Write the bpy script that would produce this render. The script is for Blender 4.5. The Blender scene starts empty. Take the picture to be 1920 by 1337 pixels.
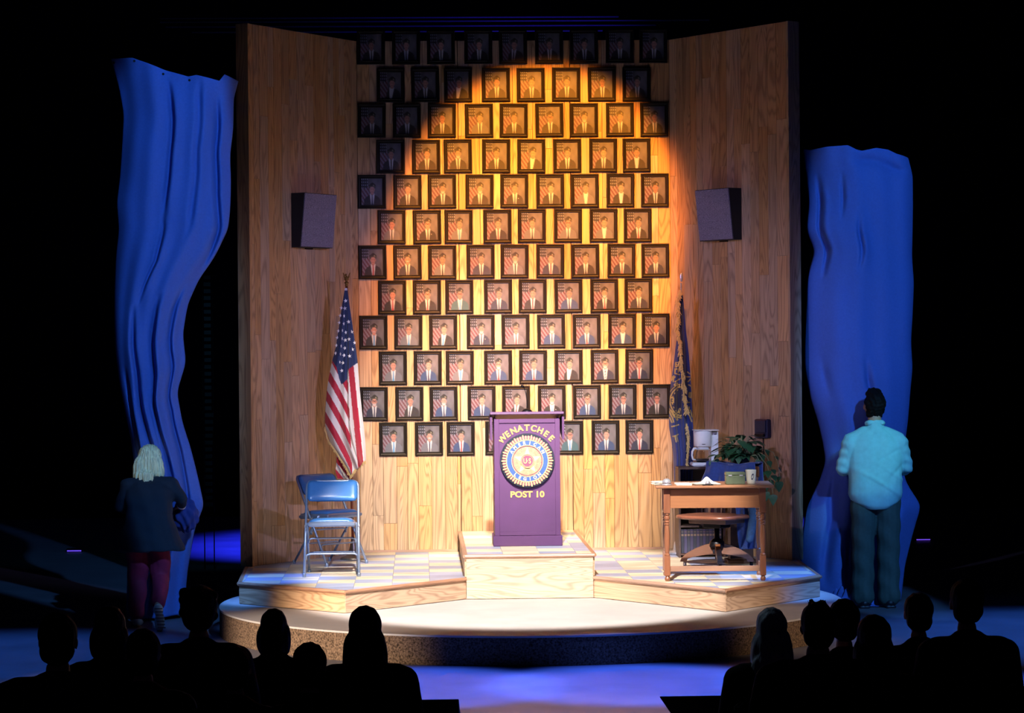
import bpy, bmesh, math, random
import numpy as np
from mathutils import Vector, Matrix, Euler
random.seed(7)
rng = np.random.default_rng(7)
PI = math.pi
D = math.radians
SC = bpy.context.scene
COL = SC.collection

# ------------------------------------------------------------------ camera
CP = np.array([-0.8986, -23.8625, 2.3237])
YAW, PITCH, ROLL, FPX, PW, PH = 0.0362, -0.0046, -0.0087, 4800.0, 1920, 1337
_f = np.array([math.sin(YAW)*math.cos(PITCH), math.cos(YAW)*math.cos(PITCH), math.sin(PITCH)])
_r = np.array([math.cos(YAW), -math.sin(YAW), 0.0])
_u = np.cross(_r, _f)
R_ = _r*math.cos(ROLL)+_u*math.sin(ROLL)
U_ = -_r*math.sin(ROLL)+_u*math.cos(ROLL)
cam = bpy.data.cameras.new('camera')
cam.sensor_width = 36; cam.lens = 36*FPX/PW; cam.clip_end = 200
camo = bpy.data.objects.new('camera', cam); COL.objects.link(camo)
camo.matrix_world = Matrix(((R_[0], U_[0], -_f[0], CP[0]), (R_[1], U_[1], -_f[1], CP[1]), (R_[2], U_[2], -_f[2], CP[2]), (0, 0, 0, 1)))
SC.camera = camo

# ------------------------------------------------------------------ world, exposure
w = bpy.data.worlds.new('world'); SC.world = w; w.use_nodes = True
w.node_tree.nodes['Background'].inputs[0].default_value = (0.03, 0.03, 0.1, 1)
w.node_tree.nodes['Background'].inputs[1].default_value = 0.03
SC.view_settings.view_transform = 'Standard'
SC.view_settings.look = 'None'
SC.view_settings.exposure = 0.0
SC.view_settings.gamma = 1.0
SC.view_settings.use_curve_mapping = False

# ------------------------------------------------------------------ stage lamps and added accent spots
def spot(name, loc, aim, color, power, size, blend=.3, radius=.08, sc=None):
    l = bpy.data.lights.new(name, 'SPOT'); l.energy = power; l.color = color
    l.spot_size = D(size); l.spot_blend = blend; l.shadow_soft_size = radius
    o = bpy.data.objects.new(name, l); COL.objects.link(o); o.location = loc
    o.rotation_euler = (Vector(aim)-Vector(loc)).to_track_quat('-Z', 'Y').to_euler()
    if sc: o.scale = sc
    return o
WARM = (1, .80, .56); ORNG = (1, .40, .06); LAV = (.62, .55, 1); BLUE = (.045, .20, 1); DBLUE = (.02, .03, 1)
SBLUE = (.10, .36, 1)
spot('wall_light', (-.3, -12.5, 9.4), (-.1, 0, 1.15), (1, .84, .62), 26500, 14.0, .85, .2)
spot('floor_light', (-.7, -10.5, 8.6), (0.0, -2.8, .35), (1, .92, .86), 15500, 20.6, .3)
spot('coffee_maker_fill', (4.0, -11, 6.4), (1.66, -.85, 1.42), (.66, .78, 1), 2300, 4.2, .8)  # added narrow spot, lifts the coffee maker on the bookcase
spot('chair_fill', (-4.2, -11, 6.0), (-1.72, -2.2, .95), (.50, .68, 1), 3000, 7.5, .8)  # cool spot added to brighten the folding chairs
spot('desk_fill', (4.0, -11, 6.4), (1.68, -2.2, 1.15), (.66, .74, 1), 2300, 8.5, .8)  # extra spot put in to brighten the desk group
spot('orange_light', (1.0, -7.5, 8.2), (0.24, 0, 3.42), (1, .29, .025), 15500, 18.4, .25)
spot('orange_light', (.2, -7.5, 8.0), (.08, 0, 2.55), (1, .34, .05), 9500, 22, .7)
spot('lavender_fill', (-4.5, -13, 5.0), (1.4, 0, 1.9), (.55, .46, 1), 2300, 20, .8)
spot('lavender_fill', (4.5, -13, 5.0), (-1.4, 0, 1.9), (.55, .46, 1), 2300, 20, .8)
spot('woman_hair_fill', (-6, -12, 5), (-3.17, -2.25, 1.35), (1, .95, .75), 420, 4.5, .9)  # added spot so the blonde hair shows pale
spot('left_front_light', (-8.0, -11.5, 2.2), (-1.9, -4.7, .1), (1, .80, .62), 9500, 15, .9)
spot('right_front_light', (8.0, -11.5, 2.4), (1.9, -4.2, .25), (1, .72, .45), 1600, 12, .9)
spot('disc_side_light', (-5, -6, 8.0), (-1.9, -4.3, .2), (1, .78, .72), 900, 16, .9)
spot('disc_side_light', (5, -6, 8.0), (2.0, -4.2, .2), (1, .72, .66), 700, 14, .9)
spot('blue_light', (1.0, -12.0, 7.2), (-3.0, -1.8, 2.45), SBLUE, 4000, 28, .12, sc=(.23, 1, 1))
spot('blue_light', (5.0, -12.0, 7.0), (3.14, -1.2, 2.1), SBLUE, 4000, 26, .12, sc=(.26, 1, 1))
for bx_, bp_ in ((-2.6, 12000), (-1.0, 20000), (.6, 22000), (2.2, 17000)):
    spot('blue_top_light', (bx_, -6.4, 9.5), (bx_, -6.45, 0), (.055, .15, 1), bp_, 14.5, .5)
spot('magenta_aisle_light', (0, -9.6, 8), (.1, -8.3, 0), (.62, .50, .95), 3600, 22, .9)
spot('hair_rim_fill', (-3, -5, 5.5), (1.03, -9.8, .6), (.5, .75, 1), 160, 7, .8)  # added rim spot, catches the grey-haired viewer's hair edge
spot('blue_top_light', (-5.2, -3.6, 9.0), (-4.2, -4.4, 0), BLUE, 3400, 26, .8)
spot('blue_top_light', (5.2, -3.2, 9.0), (4.3, -3.8, 0), BLUE, 5000, 28, .8)
spot('blue_corner_light', (-5.2, -4.2, 7.0), (-2.15, -2.6, .4), (.10, .30, 1), 5200, 9, .8)
spot('blue_corner_light', (5.2, -4.2, 7.0), (2.05, -2.65, .4), (.10, .30, 1), 5200, 12, .8)
spot('rear_blue_light', (-2.3, 4.5, 7), (-2.3, 6.2, 0), DBLUE, 15000, 44, .9, sc=(.62, 1, 1))
spot('rear_blue_light', (3.5, 5, 7), (3.5, 7.4, 0), DBLUE, 15000, 40, .9, sc=(.5, 1, 1))
spot('rear_pipe_light', (1.0, 2.2, 5.2), (-.5, 4.2, 5.8), (.06, .03, 1), 45, 120, .6)
spot('teal_shirt_fill', (5.2, -8.5, 6.2), (3.05, -1.8, 1.42), (.30, 1, .78), 1000, 6, .8)  # helper spot added to brighten the man's shirt

# ------------------------------------------------------------------ pixel -> point helpers
def ray(px, py): return R_*(px-PW/2)/FPX - U_*(py-PH/2)/FPX + _f
def G(px, py, z):
    d = ray(px, py); return CP+d*((z-CP[2])/d[2])
def V(px, py, Y):
    d = ray(px, py); return CP+d*((Y-CP[1])/d[1])

# ------------------------------------------------------------------ materials
def lin(c):
    if isinstance(c, str): c = [int(c[i:i+2], 16)/255 for i in (1, 3, 5)]
    return tuple((x/12.92 if x <= .04045 else ((x+.055)/1.055)**2.4) for x in c)
MATS = {}
def base_mat(name):
    m = bpy.data.materials.new(name); m.use_nodes = True
    n = m.node_tree.nodes; return m, n, m.node_tree.links, n['Principled BSDF']
def mat(name, color, rough=.5, metal=0, noise=.12, scale=20, bump=.15, emit=None, stretch=None, sheen=0, trans=0, spec=None, dist=.002):
    if name in MATS: return MATS[name]
    m, n, L, b = base_mat(name)
    c = lin(color)
    tc = n.new('ShaderNodeTexCoord'); mp = n.new('ShaderNodeMapping'); L.new(tc.outputs['Object'], mp.inputs[0])
    if stretch: mp.inputs['Scale'].default_value = stretch
    nz = n.new('ShaderNodeTexNoise'); nz.inputs['Scale'].default_value = scale; nz.inputs['Detail'].default_value = 4
    L.new(mp.outputs[0], nz.inputs['Vector'])
    rp = n.new('ShaderNodeValToRGB')
    rp.color_ramp.elements[0].position = .3; rp.color_ramp.elements[1].position = .7
    rp.color_ramp.elements[0].color = (*[x*(1-noise) for x in c], 1)
    rp.color_ramp.elements[1].color = (*[min(1, x*(1+noise)) for x in c], 1)
    L.new(nz.outputs['Fac'], rp.inputs[0]); L.new(rp.outputs[0], b.inputs['Base Color'])
    b.inputs['Roughness'].default_value = rough; b.inputs['Metallic'].default_value = metal
    if bump:
        bp = n.new('ShaderNodeBump'); bp.inputs['Strength'].default_value = bump; bp.inputs['Distance'].default_value = dist
        L.new(nz.outputs['Fac'], bp.inputs['Height']); L.new(bp.outputs[0], b.inputs['Normal'])
    if sheen: b.inputs['Sheen Weight'].default_value = sheen
    if trans: b.inputs['Transmission Weight'].default_value = trans
    if spec is not None: b.inputs['Specular IOR Level'].default_value = spec
    if emit: b.inputs['Emission Color'].default_value = (*lin(emit[0]), 1); b.inputs['Emission Strength'].default_value = emit[1]
    MATS[name] = m; return m
def wood(name, light, dark, axis='Z', rough=.5, fine=26, cath=5.5, tint=.16, contrast=.68, purple=.0):
    """planed softwood: stretched fine grain plus cathedral figure, each board offset and tinted on its own"""
    if name in MATS: return MATS[name]
    m, n, L, b = base_mat(name)
    tc = n.new('ShaderNodeTexCoord'); oi = n.new('ShaderNodeObjectInfo')
    off = n.new('ShaderNodeVectorMath'); off.operation = 'SCALE'; off.inputs[0].default_value = (13.7, 7.3, 31.1)
    L.new(oi.outputs['Random'], off.inputs['Scale'])
    add = n.new('ShaderNodeVectorMath'); add.operation = 'ADD'
    L.new(tc.outputs['Object'], add.inputs[0]); L.new(off.outputs[0], add.inputs[1])
    mp = n.new('ShaderNodeMapping'); L.new(add.outputs[0], mp.inputs[0])
    s = {'Z': (1, 1, .10), 'X': (.10, 1, 1)}[axis]; mp.inputs['Scale'].default_value = s
    n1 = n.new('ShaderNodeTexNoise'); n1.inputs['Scale'].default_value = cath; n1.inputs['Detail'].default_value = 1.5
    n1.inputs['Distortion'].default_value = .4
    L.new(mp.outputs[0], n1.inputs['Vector'])
    mul = n.new('ShaderNodeMath'); mul.operation = 'MULTIPLY'; mul.inputs[1].default_value = 70
    L.new(n1.outputs['Fac'], mul.inputs[0])
    sn = n.new('ShaderNodeMath'); sn.operation = 'SINE'; L.new(mul.outputs[0], sn.inputs[0])
    ab = n.new('ShaderNodeMath'); ab.operation = 'ABSOLUTE'; L.new(sn.outputs[0], ab.inputs[0])
    pw = n.new('ShaderNodeMath'); pw.operation = 'POWER'; pw.inputs[1].default_value = 5; L.new(ab.outputs[0], pw.inputs[0])
    mp2 = n.new('ShaderNodeMapping'); L.new(add.outputs[0], mp2.inputs[0])
    mp2.inputs['Scale'].default_value = {'Z': (1, 1, .03), 'X': (.03, 1, 1)}[axis]
    n2 = n.new('ShaderNodeTexNoise'); n2.inputs['Scale'].default_value = fine*3; n2.inputs['Detail'].default_value = 5
    L.new(mp2.outputs[0], n2.inputs['Vector'])
    mx = n.new('ShaderNodeMath'); mx.operation = 'MULTIPLY_ADD'; mx.inputs[1].default_value = .55*contrast
    L.new(pw.outputs[0], mx.inputs[0])
    m3 = n.new('ShaderNodeMath'); m3.operation = 'MULTIPLY'; m3.inputs[1].default_value = .55; L.new(n2.outputs['Fac'], m3.inputs[0])
    L.new(m3.outputs[0], mx.inputs[2])
    rp = n.new('ShaderNodeValToRGB'); e = rp.color_ramp.elements
    e[0].position = .18; e[0].color = (*lin(light), 1); e[1].position = .95; e[1].color = (*lin(dark), 1)
    L.new(mx.outputs[0], rp.inputs[0])
    hs = n.new('ShaderNodeHueSaturation'); L.new(rp.outputs[0], hs.inputs['Color'])
    mr = n.new('ShaderNodeMapRange'); mr.inputs['To Min'].default_value = 1-tint; mr.inputs['To Max'].default_value = 1+tint
    L.new(oi.outputs['Random'], mr.inputs[0]); L.new(mr.outputs[0], hs.inputs['Value'])
    m7 = n.new('ShaderNodeMath'); m7.operation = 'MULTIPLY'; m7.inputs[1].default_value = 7.77; L.new(oi.outputs['Random'], m7.inputs[0])
    fr = n.new('ShaderNodeMath'); fr.operation = 'FRACT'; L.new(m7.outputs[0], fr.inputs[0])
    mr2 = n.new('ShaderNodeMapRange'); mr2.inputs['To Min'].default_value = .62; mr2.inputs['To Max'].default_value = .98
    L.new(fr.outputs[0], mr2.inputs[0]); L.new(mr2.outputs[0], hs.inputs['Saturation'])
    L.new(hs.outputs[0], b.inputs['Base Color'])
    b.inputs['Roughness'].default_value = rough
    bp = n.new('ShaderNodeBump'); bp.inputs['Strength'].default_value = .25; bp.inputs['Distance'].default_value = .001
    L.new(n2.outputs['Fac'], bp.inputs['Height']); L.new(bp.outputs[0], b.inputs['Normal'])
    MATS[name] = m; return m
def attr_mat(name, rough=.6, sheen=0, weave=0):
    if name in MATS: return MATS[name]
    m, n, L, b = base_mat(name)
    a = n.new('ShaderNodeAttribute'); a.attribute_name = 'Col'
    nz = n.new('ShaderNodeTexNoise'); nz.inputs['Scale'].default_value = 300
    tc = n.new('ShaderNodeTexCoord'); L.new(tc.outputs['Object'], nz.inputs['Vector'])
    mr = n.new('ShaderNodeMapRange'); mr.inputs['To Min'].default_value = .9; mr.inputs['To Max'].default_value = 1.1
    L.new(nz.outputs['Fac'], mr.inputs[0])
    vm = n.new('ShaderNodeVectorMath'); vm.operation = 'SCALE'; L.new(a.outputs['Color'], vm.inputs[0]); L.new(mr.outputs[0], vm.inputs['Scale'])
    L.new(vm.outputs[0], b.inputs['Base Color']); b.inputs['Roughness'].default_value = rough
    if sheen: b.inputs['Sheen Weight'].default_value = sheen
    MATS[name] = m; return m
def tile_mat(name, c1, c2):
    if name in MATS: return MATS[name]
    m, n, L, b = base_mat(name)
    tc = n.new('ShaderNodeTexCoord'); oi = n.new('ShaderNodeObjectInfo')
    off = n.new('ShaderNodeVectorMath'); off.operation = 'SCALE'; off.inputs[0].default_value = (9.1, 5.3, 0)
    L.new(oi.outputs['Random'], off.inputs['Scale'])
    add = n.new('ShaderNodeVectorMath'); add.operation = 'ADD'; L.new(tc.outputs['Object'], add.inputs[0]); L.new(off.outputs[0], add.inputs[1])
    mp = n.new('ShaderNodeMapping'); mp.inputs['Scale'].default_value = (.8, 2.6, 1); L.new(add.outputs[0], mp.inputs[0])
    nz = n.new('ShaderNodeTexNoise'); nz.inputs['Scale'].default_value = 3; nz.inputs['Detail'].default_value = 5; L.new(mp.outputs[0], nz.inputs['Vector'])
    rp = n.new('ShaderNodeValToRGB'); e = rp.color_ramp.elements
    e[0].position = .35; e[0].color = (*lin(c1), 1); e[1].position = .68; e[1].color = (*lin(c2), 1)
    L.new(nz.outputs['Fac'], rp.inputs[0])
    hs = n.new('ShaderNodeHueSaturation'); L.new(rp.outputs[0], hs.inputs['Color'])
    mr = n.new('ShaderNodeMapRange'); mr.inputs['To Min'].default_value = .86; mr.inputs['To Max'].default_value = 1.1
    L.new(oi.outputs['Random'], mr.inputs[0]); L.new(mr.outputs[0], hs.inputs['Value'])
    L.new(hs.outputs[0], b.inputs['Base Color']); b.inputs['Roughness'].default_value = .45
    MATS[name] = m; return m

M_PLANK = wood('wall_pine', '#bd935f', '#74502e', 'Z', .5, tint=.13)
M_FASCIA = wood('fascia_pine', '#c89c70', '#8a5a34', 'X', .5, cath=7, tint=.08, contrast=.7)
M_NOSE = wood('nosing_wood', '#a87552', '#6e4630', 'X', .45, tint=.05, contrast=.4)
M_DESK = wood('desk_wood', '#9c6236', '#65391c', 'X', .38, fine=40, cath=2, tint=.04, contrast=.35)
M_DESKLEG = wood('desk_leg_wood', '#8c4e26', '#56290f', 'Z', .33, fine=40, cath=2, tint=.04, contrast=.35)
M_CHAIRWOOD = wood('swivel_chair_wood', '#7c4a2a', '#472310', 'X', .35, fine=36, cath=2, tint=.04, contrast=.3)
M_CAB = wood('cabinet_wood', '#4a3026', '#2a1810', 'X', .5, fine=36, cath=2, tint=.04, contrast=.3)
M_BLACK = mat('matt_black', '#08080a', .9, spec=.1)
M_BLACKFLOOR = mat('house_black', '#050506', .95, spec=.05)
M_FLOOR = mat('painted_stage_floor', '#5b5b62', .5, noise=.18, scale=2.2, bump=.05)
M_DISCTOP = mat('disc_top_paint', '#a8a4a2', .6, noise=.08, scale=3, bump=.05)
M_DISCSIDE = mat('speckled_carpet', '#614f40', .95, noise=.8, scale=75, bump=.6, spec=.1, dist=.004)
M_BACKING = mat('flat_backing', '#3a2a1c', .8)
M_SHEET = mat('blue_sheet_cloth', '#4c64aa', .85, noise=.06, scale=60, bump=.25)
M_STEEL = mat('grey_blue_steel', '#8793a8', .35, metal=.55, noise=.05)
M_VINYL = mat('blue_vinyl', '#3c6fa6', .28, noise=.05, scale=90, bump=.1)
M_CHROME = mat('chrome', '#c9c9cf', .25, metal=.6, noise=.03, bump=0)
M_GOLD = mat('gold_paint', '#c8a050', .45, noise=.05)
M_BRASS = mat('aged_brass', '#8a6b3a', .35, metal=.8)
M_PURPLE = mat('plum_paint', '#44224f', .5, noise=.07, scale=6)
M_FRAME = mat('black_frame_moulding', '#0d0a09', .55, noise=.2, scale=60, spec=.25)
M_PRINT = attr_mat('photo_print', .45)
M_FLAG = attr_mat('flag_nylon', .6, .2)
M_WHITE = mat('white_plastic', '#d5d8e0', .4, noise=.03)
M_CREAM = mat('cream_ceramic', '#e2dfc9', .25, noise=.03)
M_GLASS = mat('carafe_glass', '#ffffff', .03, noise=0, bump=0, trans=1)
M_COFFEE = mat('coffee', '#120a06', .1, bump=0)
M_PAPER = mat('paper', '#efe9d6', .8, noise=.04)
M_LEAF = mat('pothos_leaf', '#2f5c3c', .4, noise=.35, scale=30)
M_VINE = mat('vine_stem', '#8d9a70', .6)
M_DARKMETAL = mat('dark_metal', '#15151a', .4, metal=.6)
M_SPEAKER = mat('speaker_grille_cloth', '#77758a', .95, noise=.5, scale=160, bump=.5, spec=.1)
M_SKIN = mat('skin', '#c08a6c', .6, noise=.06, scale=30)
M_HAIRDK = mat('dark_hair', '#1a1310', .7, noise=.5, scale=8, bump=.6, stretch=(8, 8, 1.2), dist=.01, spec=.1)

# ------------------------------------------------------------------ object helpers
def me_from(name, verts, faces, m, smooth=False):
    me = bpy.data.meshes.new(name); me.from_pydata([tuple(v) for v in verts], [], faces); me.update()
    if m: me.materials.append(m)
    if smooth: me.shade_smooth()
    return me
def link(name, me, parent=None, loc=None, rot=None):
    o = bpy.data.objects.new(name, me); COL.objects.link(o)
    if parent: o.parent = parent
    if loc is not None: o.location = loc
    if rot is not None: o.rotation_euler = rot
    return o
def tag(o, label, cat, group=None, kind=None):
    if label: o['label'] = label
    if cat: o['category'] = cat
    if group: o['group'] = group
    if kind: o['kind'] = kind
    return o
def thing(name, label, cat, loc=(0, 0, 0), rz=0, group=None):
    o = bpy.data.objects.new(name, None); COL.objects.link(o)
    o.location = loc; o.rotation_euler = (0, 0, rz); o.empty_display_size = .1
    return tag(o, label, cat, group)
def struct(o): o['kind'] = 'structure'; return o
class MB:
    def __init__(s): s.v = []; s.f = []
    def add(s, vs, fs):
        b = len(s.v); s.v += [tuple(v) for v in vs]; s.f += [tuple(i+b for i in f) for f in fs]; return s
    def box(s, x0, x1, y0, y1, z0, z1, bev=0, M=None):
        if bev:
            e = bev
            vs = []
            for z, k in ((z0, e), (z0+e, 0), (z1-e, 0), (z1, e)):
                vs += [(x0+k+(e if not k else 0)*0, y0+k, z), (x1-k, y0+k, z), (x1-k, y1-k, z), (x0+k, y1-k, z)]
            # chamfer vertical edges by 8-gon rings
            vs = []
            for z, k in ((z0, e), (z0+e, 0), (z1-e, 0), (z1, e)):
                a0, a1, b0, b1 = x0+k, x1-k, y0+k, y1-k
                c = e*.7
                vs += [(a0+c, b0, z), (a1-c, b0, z), (a1, b0+c, z), (a1, b1-c, z), (a1-c, b1, z), (a0+c, b1, z), (a0, b1-c, z), (a0, b0+c, z)]
            fs = [tuple(range(7, -1, -1)), tuple(range(24, 32))]
            for r in range(3):
                for i in range(8): fs.append((r*8+i, r*8+(i+1) % 8, r*8+8+(i+1) % 8, r*8+8+i))
        else:
            vs = [(x0, y0, z0), (x1, y0, z0), (x1, y1, z0), (x0, y1, z0), (x0, y0, z1), (x1, y0, z1), (x1, y1, z1), (x0, y1, z1)]
            fs = [(3, 2, 1, 0), (4, 5, 6, 7), (0, 1, 5, 4), (1, 2, 6, 5), (2, 3, 7, 6), (3, 0, 4, 7)]
        if M is not None: vs = [tuple(M @ Vector(v)) for v in vs]
        return s.add(vs, fs)
    def tube(s, pts, r, n=10, caps=True):
        pts = [Vector(p) for p in pts]; k = len(pts)
        rs = r if isinstance(r, (list, tuple)) else [r]*k
        up = None; vs = []
        for i, p in enumerate(pts):
            t = (pts[min(i+1, k-1)]-pts[max(i-1, 0)]).normalized()
            if up is None: up = Vector((0, 0, 1)) if abs(t.z) < .9 else Vector((0, 1, 0))
            a = t.cross(up)
            if a.length < 1e-5: a = t.cross(Vector((1, 0, 0)))
            a.normalize(); b = t.cross(a).normalized(); up = -b if (-b).dot(up) > 0 else b
            a = t.cross(up).normalized(); b = up-(up.dot(t))*t; b.normalize()
            for j in range(n):
                th = 2*PI*j/n; vs.append(p+a*math.cos(th)*rs[i]+b*math.sin(th)*rs[i])
        fs = []
        for i in range(k-1):
            for j in range(n): fs.append((i*n+j, i*n+(j+1) % n, (i+1)*n+(j+1) % n, (i+1)*n+j))
        if caps: fs += [tuple(range(n-1, -1, -1)), tuple(range((k-1)*n, k*n))]
        return s.add(vs, fs)
    def lathe(s, prof, n=20, c=(0, 0, 0), caps=True):
        vs = []
        for r, z in prof:
            for j in range(n):
                th = 2*PI*j/n; vs.append((c[0]+r*math.cos(th), c[1]+r*math.sin(th), c[2]+z))
        fs = []
        k = len(prof)
        for i in range(k-1):
            for j in range(n): fs.append((i*n+j, i*n+(j+1) % n, (i+1)*n+(j+1) % n, (i+1)*n+j))
        if caps: fs += [tuple(range(n-1, -1, -1)), tuple(range((k-1)*n, k*n))]
        return s.add(vs, fs)
    def prism(s, poly, z0, z1, M=None):
        n = len(poly)
        vs = [(x, y, z0) for x, y in poly]+[(x, y, z1) for x, y in poly]
        fs = [tuple(range(n-1, -1, -1)), tuple(range(n, 2*n))]+[(i, (i+1) % n, n+(i+1) % n, n+i) for i in range(n)]
        if M is not None: vs = [tuple(M @ Vector(v)) for v in vs]
        return s.add(vs, fs)
    def ell(s, c, r, n=14, k=9, M=None):
        vs = []
        for i in range(k+1):
            ph = PI*i/k
            for j in range(n):
                th = 2*PI*j/n
                v = Vector((r[0]*math.sin(ph)*math.cos(th), r[1]*math.sin(ph)*math.sin(th), r[2]*math.cos(ph)))
                if M is not None: v = M @ v
                vs.append(v+Vector(c))
        fs = []
        for i in range(k):
            for j in range(n): fs.append((i*n+j, (i+1)*n+j, (i+1)*n+(j+1) % n, i*n+(j+1) % n))
        return s.add(vs, fs)
    def cap(s, p0, p1, r0, r1, n=12):
        """tapered capsule for bodies"""
        p0, p1 = Vector(p0), Vector(p1); d = (p1-p0); L = d.length; t = d/L
        pts = []; rs = []
        for a in (-.95, -.7, -.35, 0): pts.append(p0+t*r0*a); rs.append(r0*math.sqrt(max(1-a*a, .02)))
        for a in (0.01, .35, .7, .95): pts.append(p1+t*r1*a); rs.append(r1*math.sqrt(max(1-a*a, .02)))
        return s.tube(pts, rs, n)
    def loft(s, rings, n=28):
        """rings of (x, y, z, rx, ry, power): one closed smooth trunk"""
        vs = []
        for cx, cy, cz, rx, ry in rings:
            for j in range(n):
                th = 2*PI*j/n; c, d = math.cos(th), math.sin(th); k = (abs(c)**2.5+abs(d)**2.5)**(-1/2.5)
                vs.append((cx+rx*c*k, cy+ry*d*k, cz))
        k = len(rings)
        fs = [(i*n+j, i*n+(j+1) % n, (i+1)*n+(j+1) % n, (i+1)*n+j) for i in range(k-1) for j in range(n)]
        fs += [tuple(range(n-1, -1, -1)), tuple(range((k-1)*n, k*n))]
        return s.add(vs, fs)
    def build(s, name, m, parent=None, smooth=False, loc=None, rot=None, merge=False):
        me = me_from(name, s.v, s.f, m, smooth)
        if merge:
            bm = bmesh.new(); bm.from_mesh(me); bmesh.ops.remove_doubles(bm, verts=bm.verts, dist=1e-5)
            bmesh.ops.recalc_face_normals(bm, faces=bm.faces); bm.to_mesh(me); bm.free()
            if smooth: me.shade_smooth()
        return link(name, me, parent, loc, rot)
    def blob(s, name, m, parent=None, voxel=.01, smooth=6, disp=None):
        """fuse the overlapping primitives into one continuous skin"""
        me = me_from(name+'_raw', s.v, s.f, m)
        o = bpy.data.objects.new(name+'_raw', me); COL.objects.link(o)
        r = o.modifiers.new('r', 'REMESH'); r.mode = 'VOXEL'; r.voxel_size = voxel
        q = o.modifiers.new('s', 'SMOOTH'); q.factor = .5; q.iterations = smooth
        dg = bpy.context.evaluated_depsgraph_get()
        nm = bpy.data.meshes.new_from_object(o.evaluated_get(dg))
        bpy.data.objects.remove(o); bpy.data.meshes.remove(me)
        nm.name = name
        if not nm.materials: nm.materials.append(m)
        if disp:
            co = np.empty(len(nm.vertices)*3, np.float32); nm.vertices.foreach_get('co', co); co = co.reshape(-1, 3)
            no = np.empty(len(nm.vertices)*3, np.float32); nm.vertices.foreach_get('normal', no); no = no.reshape(-1, 3)
            co += no*disp(co)[:, None]; nm.vertices.foreach_set('co', co.ravel()); nm.update()
        nm.shade_smooth()
        return link(name, nm, parent)
def grid_mesh(name, P, m, C=None, solid=0, smooth=True):
    """P: (rows, cols, 3) points -> a sheet; C: matching colours"""
    h, wd = P.shape[:2]
    me = bpy.data.meshes.new(name)
    idx = np.arange(h*wd).reshape(h, wd)
    q = np.stack([idx[:-1, :-1], idx[1:, :-1], idx[1:, 1:], idx[:-1, 1:]], -1).reshape(-1, 4)
    V_ = P.reshape(-1, 3)
    nv = len(V_)
    if solid:
        # real cloth thickness: a back layer joined round the rim
        dx = np.gradient(P, axis=1); dy = np.gradient(P, axis=0)
        nr = np.cross(dx, dy); nr /= (np.linalg.norm(nr, axis=2, keepdims=True)+1e-9)
        V_ = np.concatenate([V_, (P+nr*solid).reshape(-1, 3)])
        rim = np.concatenate([idx[0, :], idx[1:, -1], idx[-1, -2::-1], idx[-2:0:-1, 0]])
        rn = np.roll(rim, -1)
        side = np.stack([rim, rn, rn+nv, rim+nv], -1)
        q = np.concatenate([q, q[:, ::-1]+nv, side])
        if C is not None: C = np.concatenate([C.reshape(-1, 3), C.reshape(-1, 3)])
    me.vertices.add(len(V_)); me.vertices.foreach_set('co', V_.astype(np.float32).ravel())
    me.loops.add(len(q)*4); me.loops.foreach_set('vertex_index', q.astype(np.int32).ravel())
    me.polygons.add(len(q)); me.polygons.foreach_set('loop_start', np.arange(0, len(q)*4, 4, dtype=np.int32))
    me.update(calc_edges=True); me.validate()
    if C is not None:
        a = me.color_attributes.new('Col', 'FLOAT_COLOR', 'POINT')
        cc = np.ones((len(V_), 4), np.float32); cc[:, :3] = C.reshape(-1, 3); a.data.foreach_set('color', cc.ravel())
    me.materials.append(m)
    if smooth: me.shade_smooth()
    return me
_tc = {}
def glyph(txt, size, depth, bold=0.0):
    """a word or letter as extruded mesh data centred on its own box (local XY, depth along +Z)"""
    k = (txt, size, depth, bold)
    if k in _tc: return _tc[k]
    c = bpy.data.curves.new('t', 'FONT'); c.body = txt; c.size = size; c.extrude = depth/2; c.offset = bold; c.resolution_u = 3
    c.align_x = 'CENTER'
    o = bpy.data.objects.new('t', c); COL.objects.link(o)
    dg = bpy.context.evaluated_depsgraph_get(); me = bpy.data.meshes.new_from_object(o.evaluated_get(dg))
    vs = [v.co.copy() for v in me.vertices]; fs = [tuple(p.vertices) for p in me.polygons]
    bpy.data.objects.remove(o); bpy.data.meshes.remove(me)
    x = [v.x for v in vs]; y = [v.y for v in vs]
    cx, cy = (min(x)+max(x))/2, (min(y)+max(y))/2
    vs = [Vector((v.x-cx, v.y-cy, v.z)) for v in vs]
    _tc[k] = (vs, fs, max(x)-min(x), max(y)-min(y)); return _tc[k]
def arc_text(mb, txt, R, a0, a1, size, depth, bold, cz, flip=False, M=None):
    """letters set round an arc in the XZ plane facing -Y; angles in degrees from +X"""
    for i, ch in enumerate(txt):
        if ch == ' ': continue
        a = D(a0+(a1-a0)*i/(len(txt)-1))
        vs, fs, _, _ = glyph(ch, size, depth, bold)
        rot = a-PI/2 if not flip else a+PI/2
        out = []
        for v in vs:
            x = v.x*math.cos(rot)-v.y*math.sin(rot)+R*math.cos(a); z = v.x*math.sin(rot)+v.y*math.cos(rot)+R*math.sin(a)
            out.append((x, -v.z-depth/2, z+cz))
        mb.add(out, fs)
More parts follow.
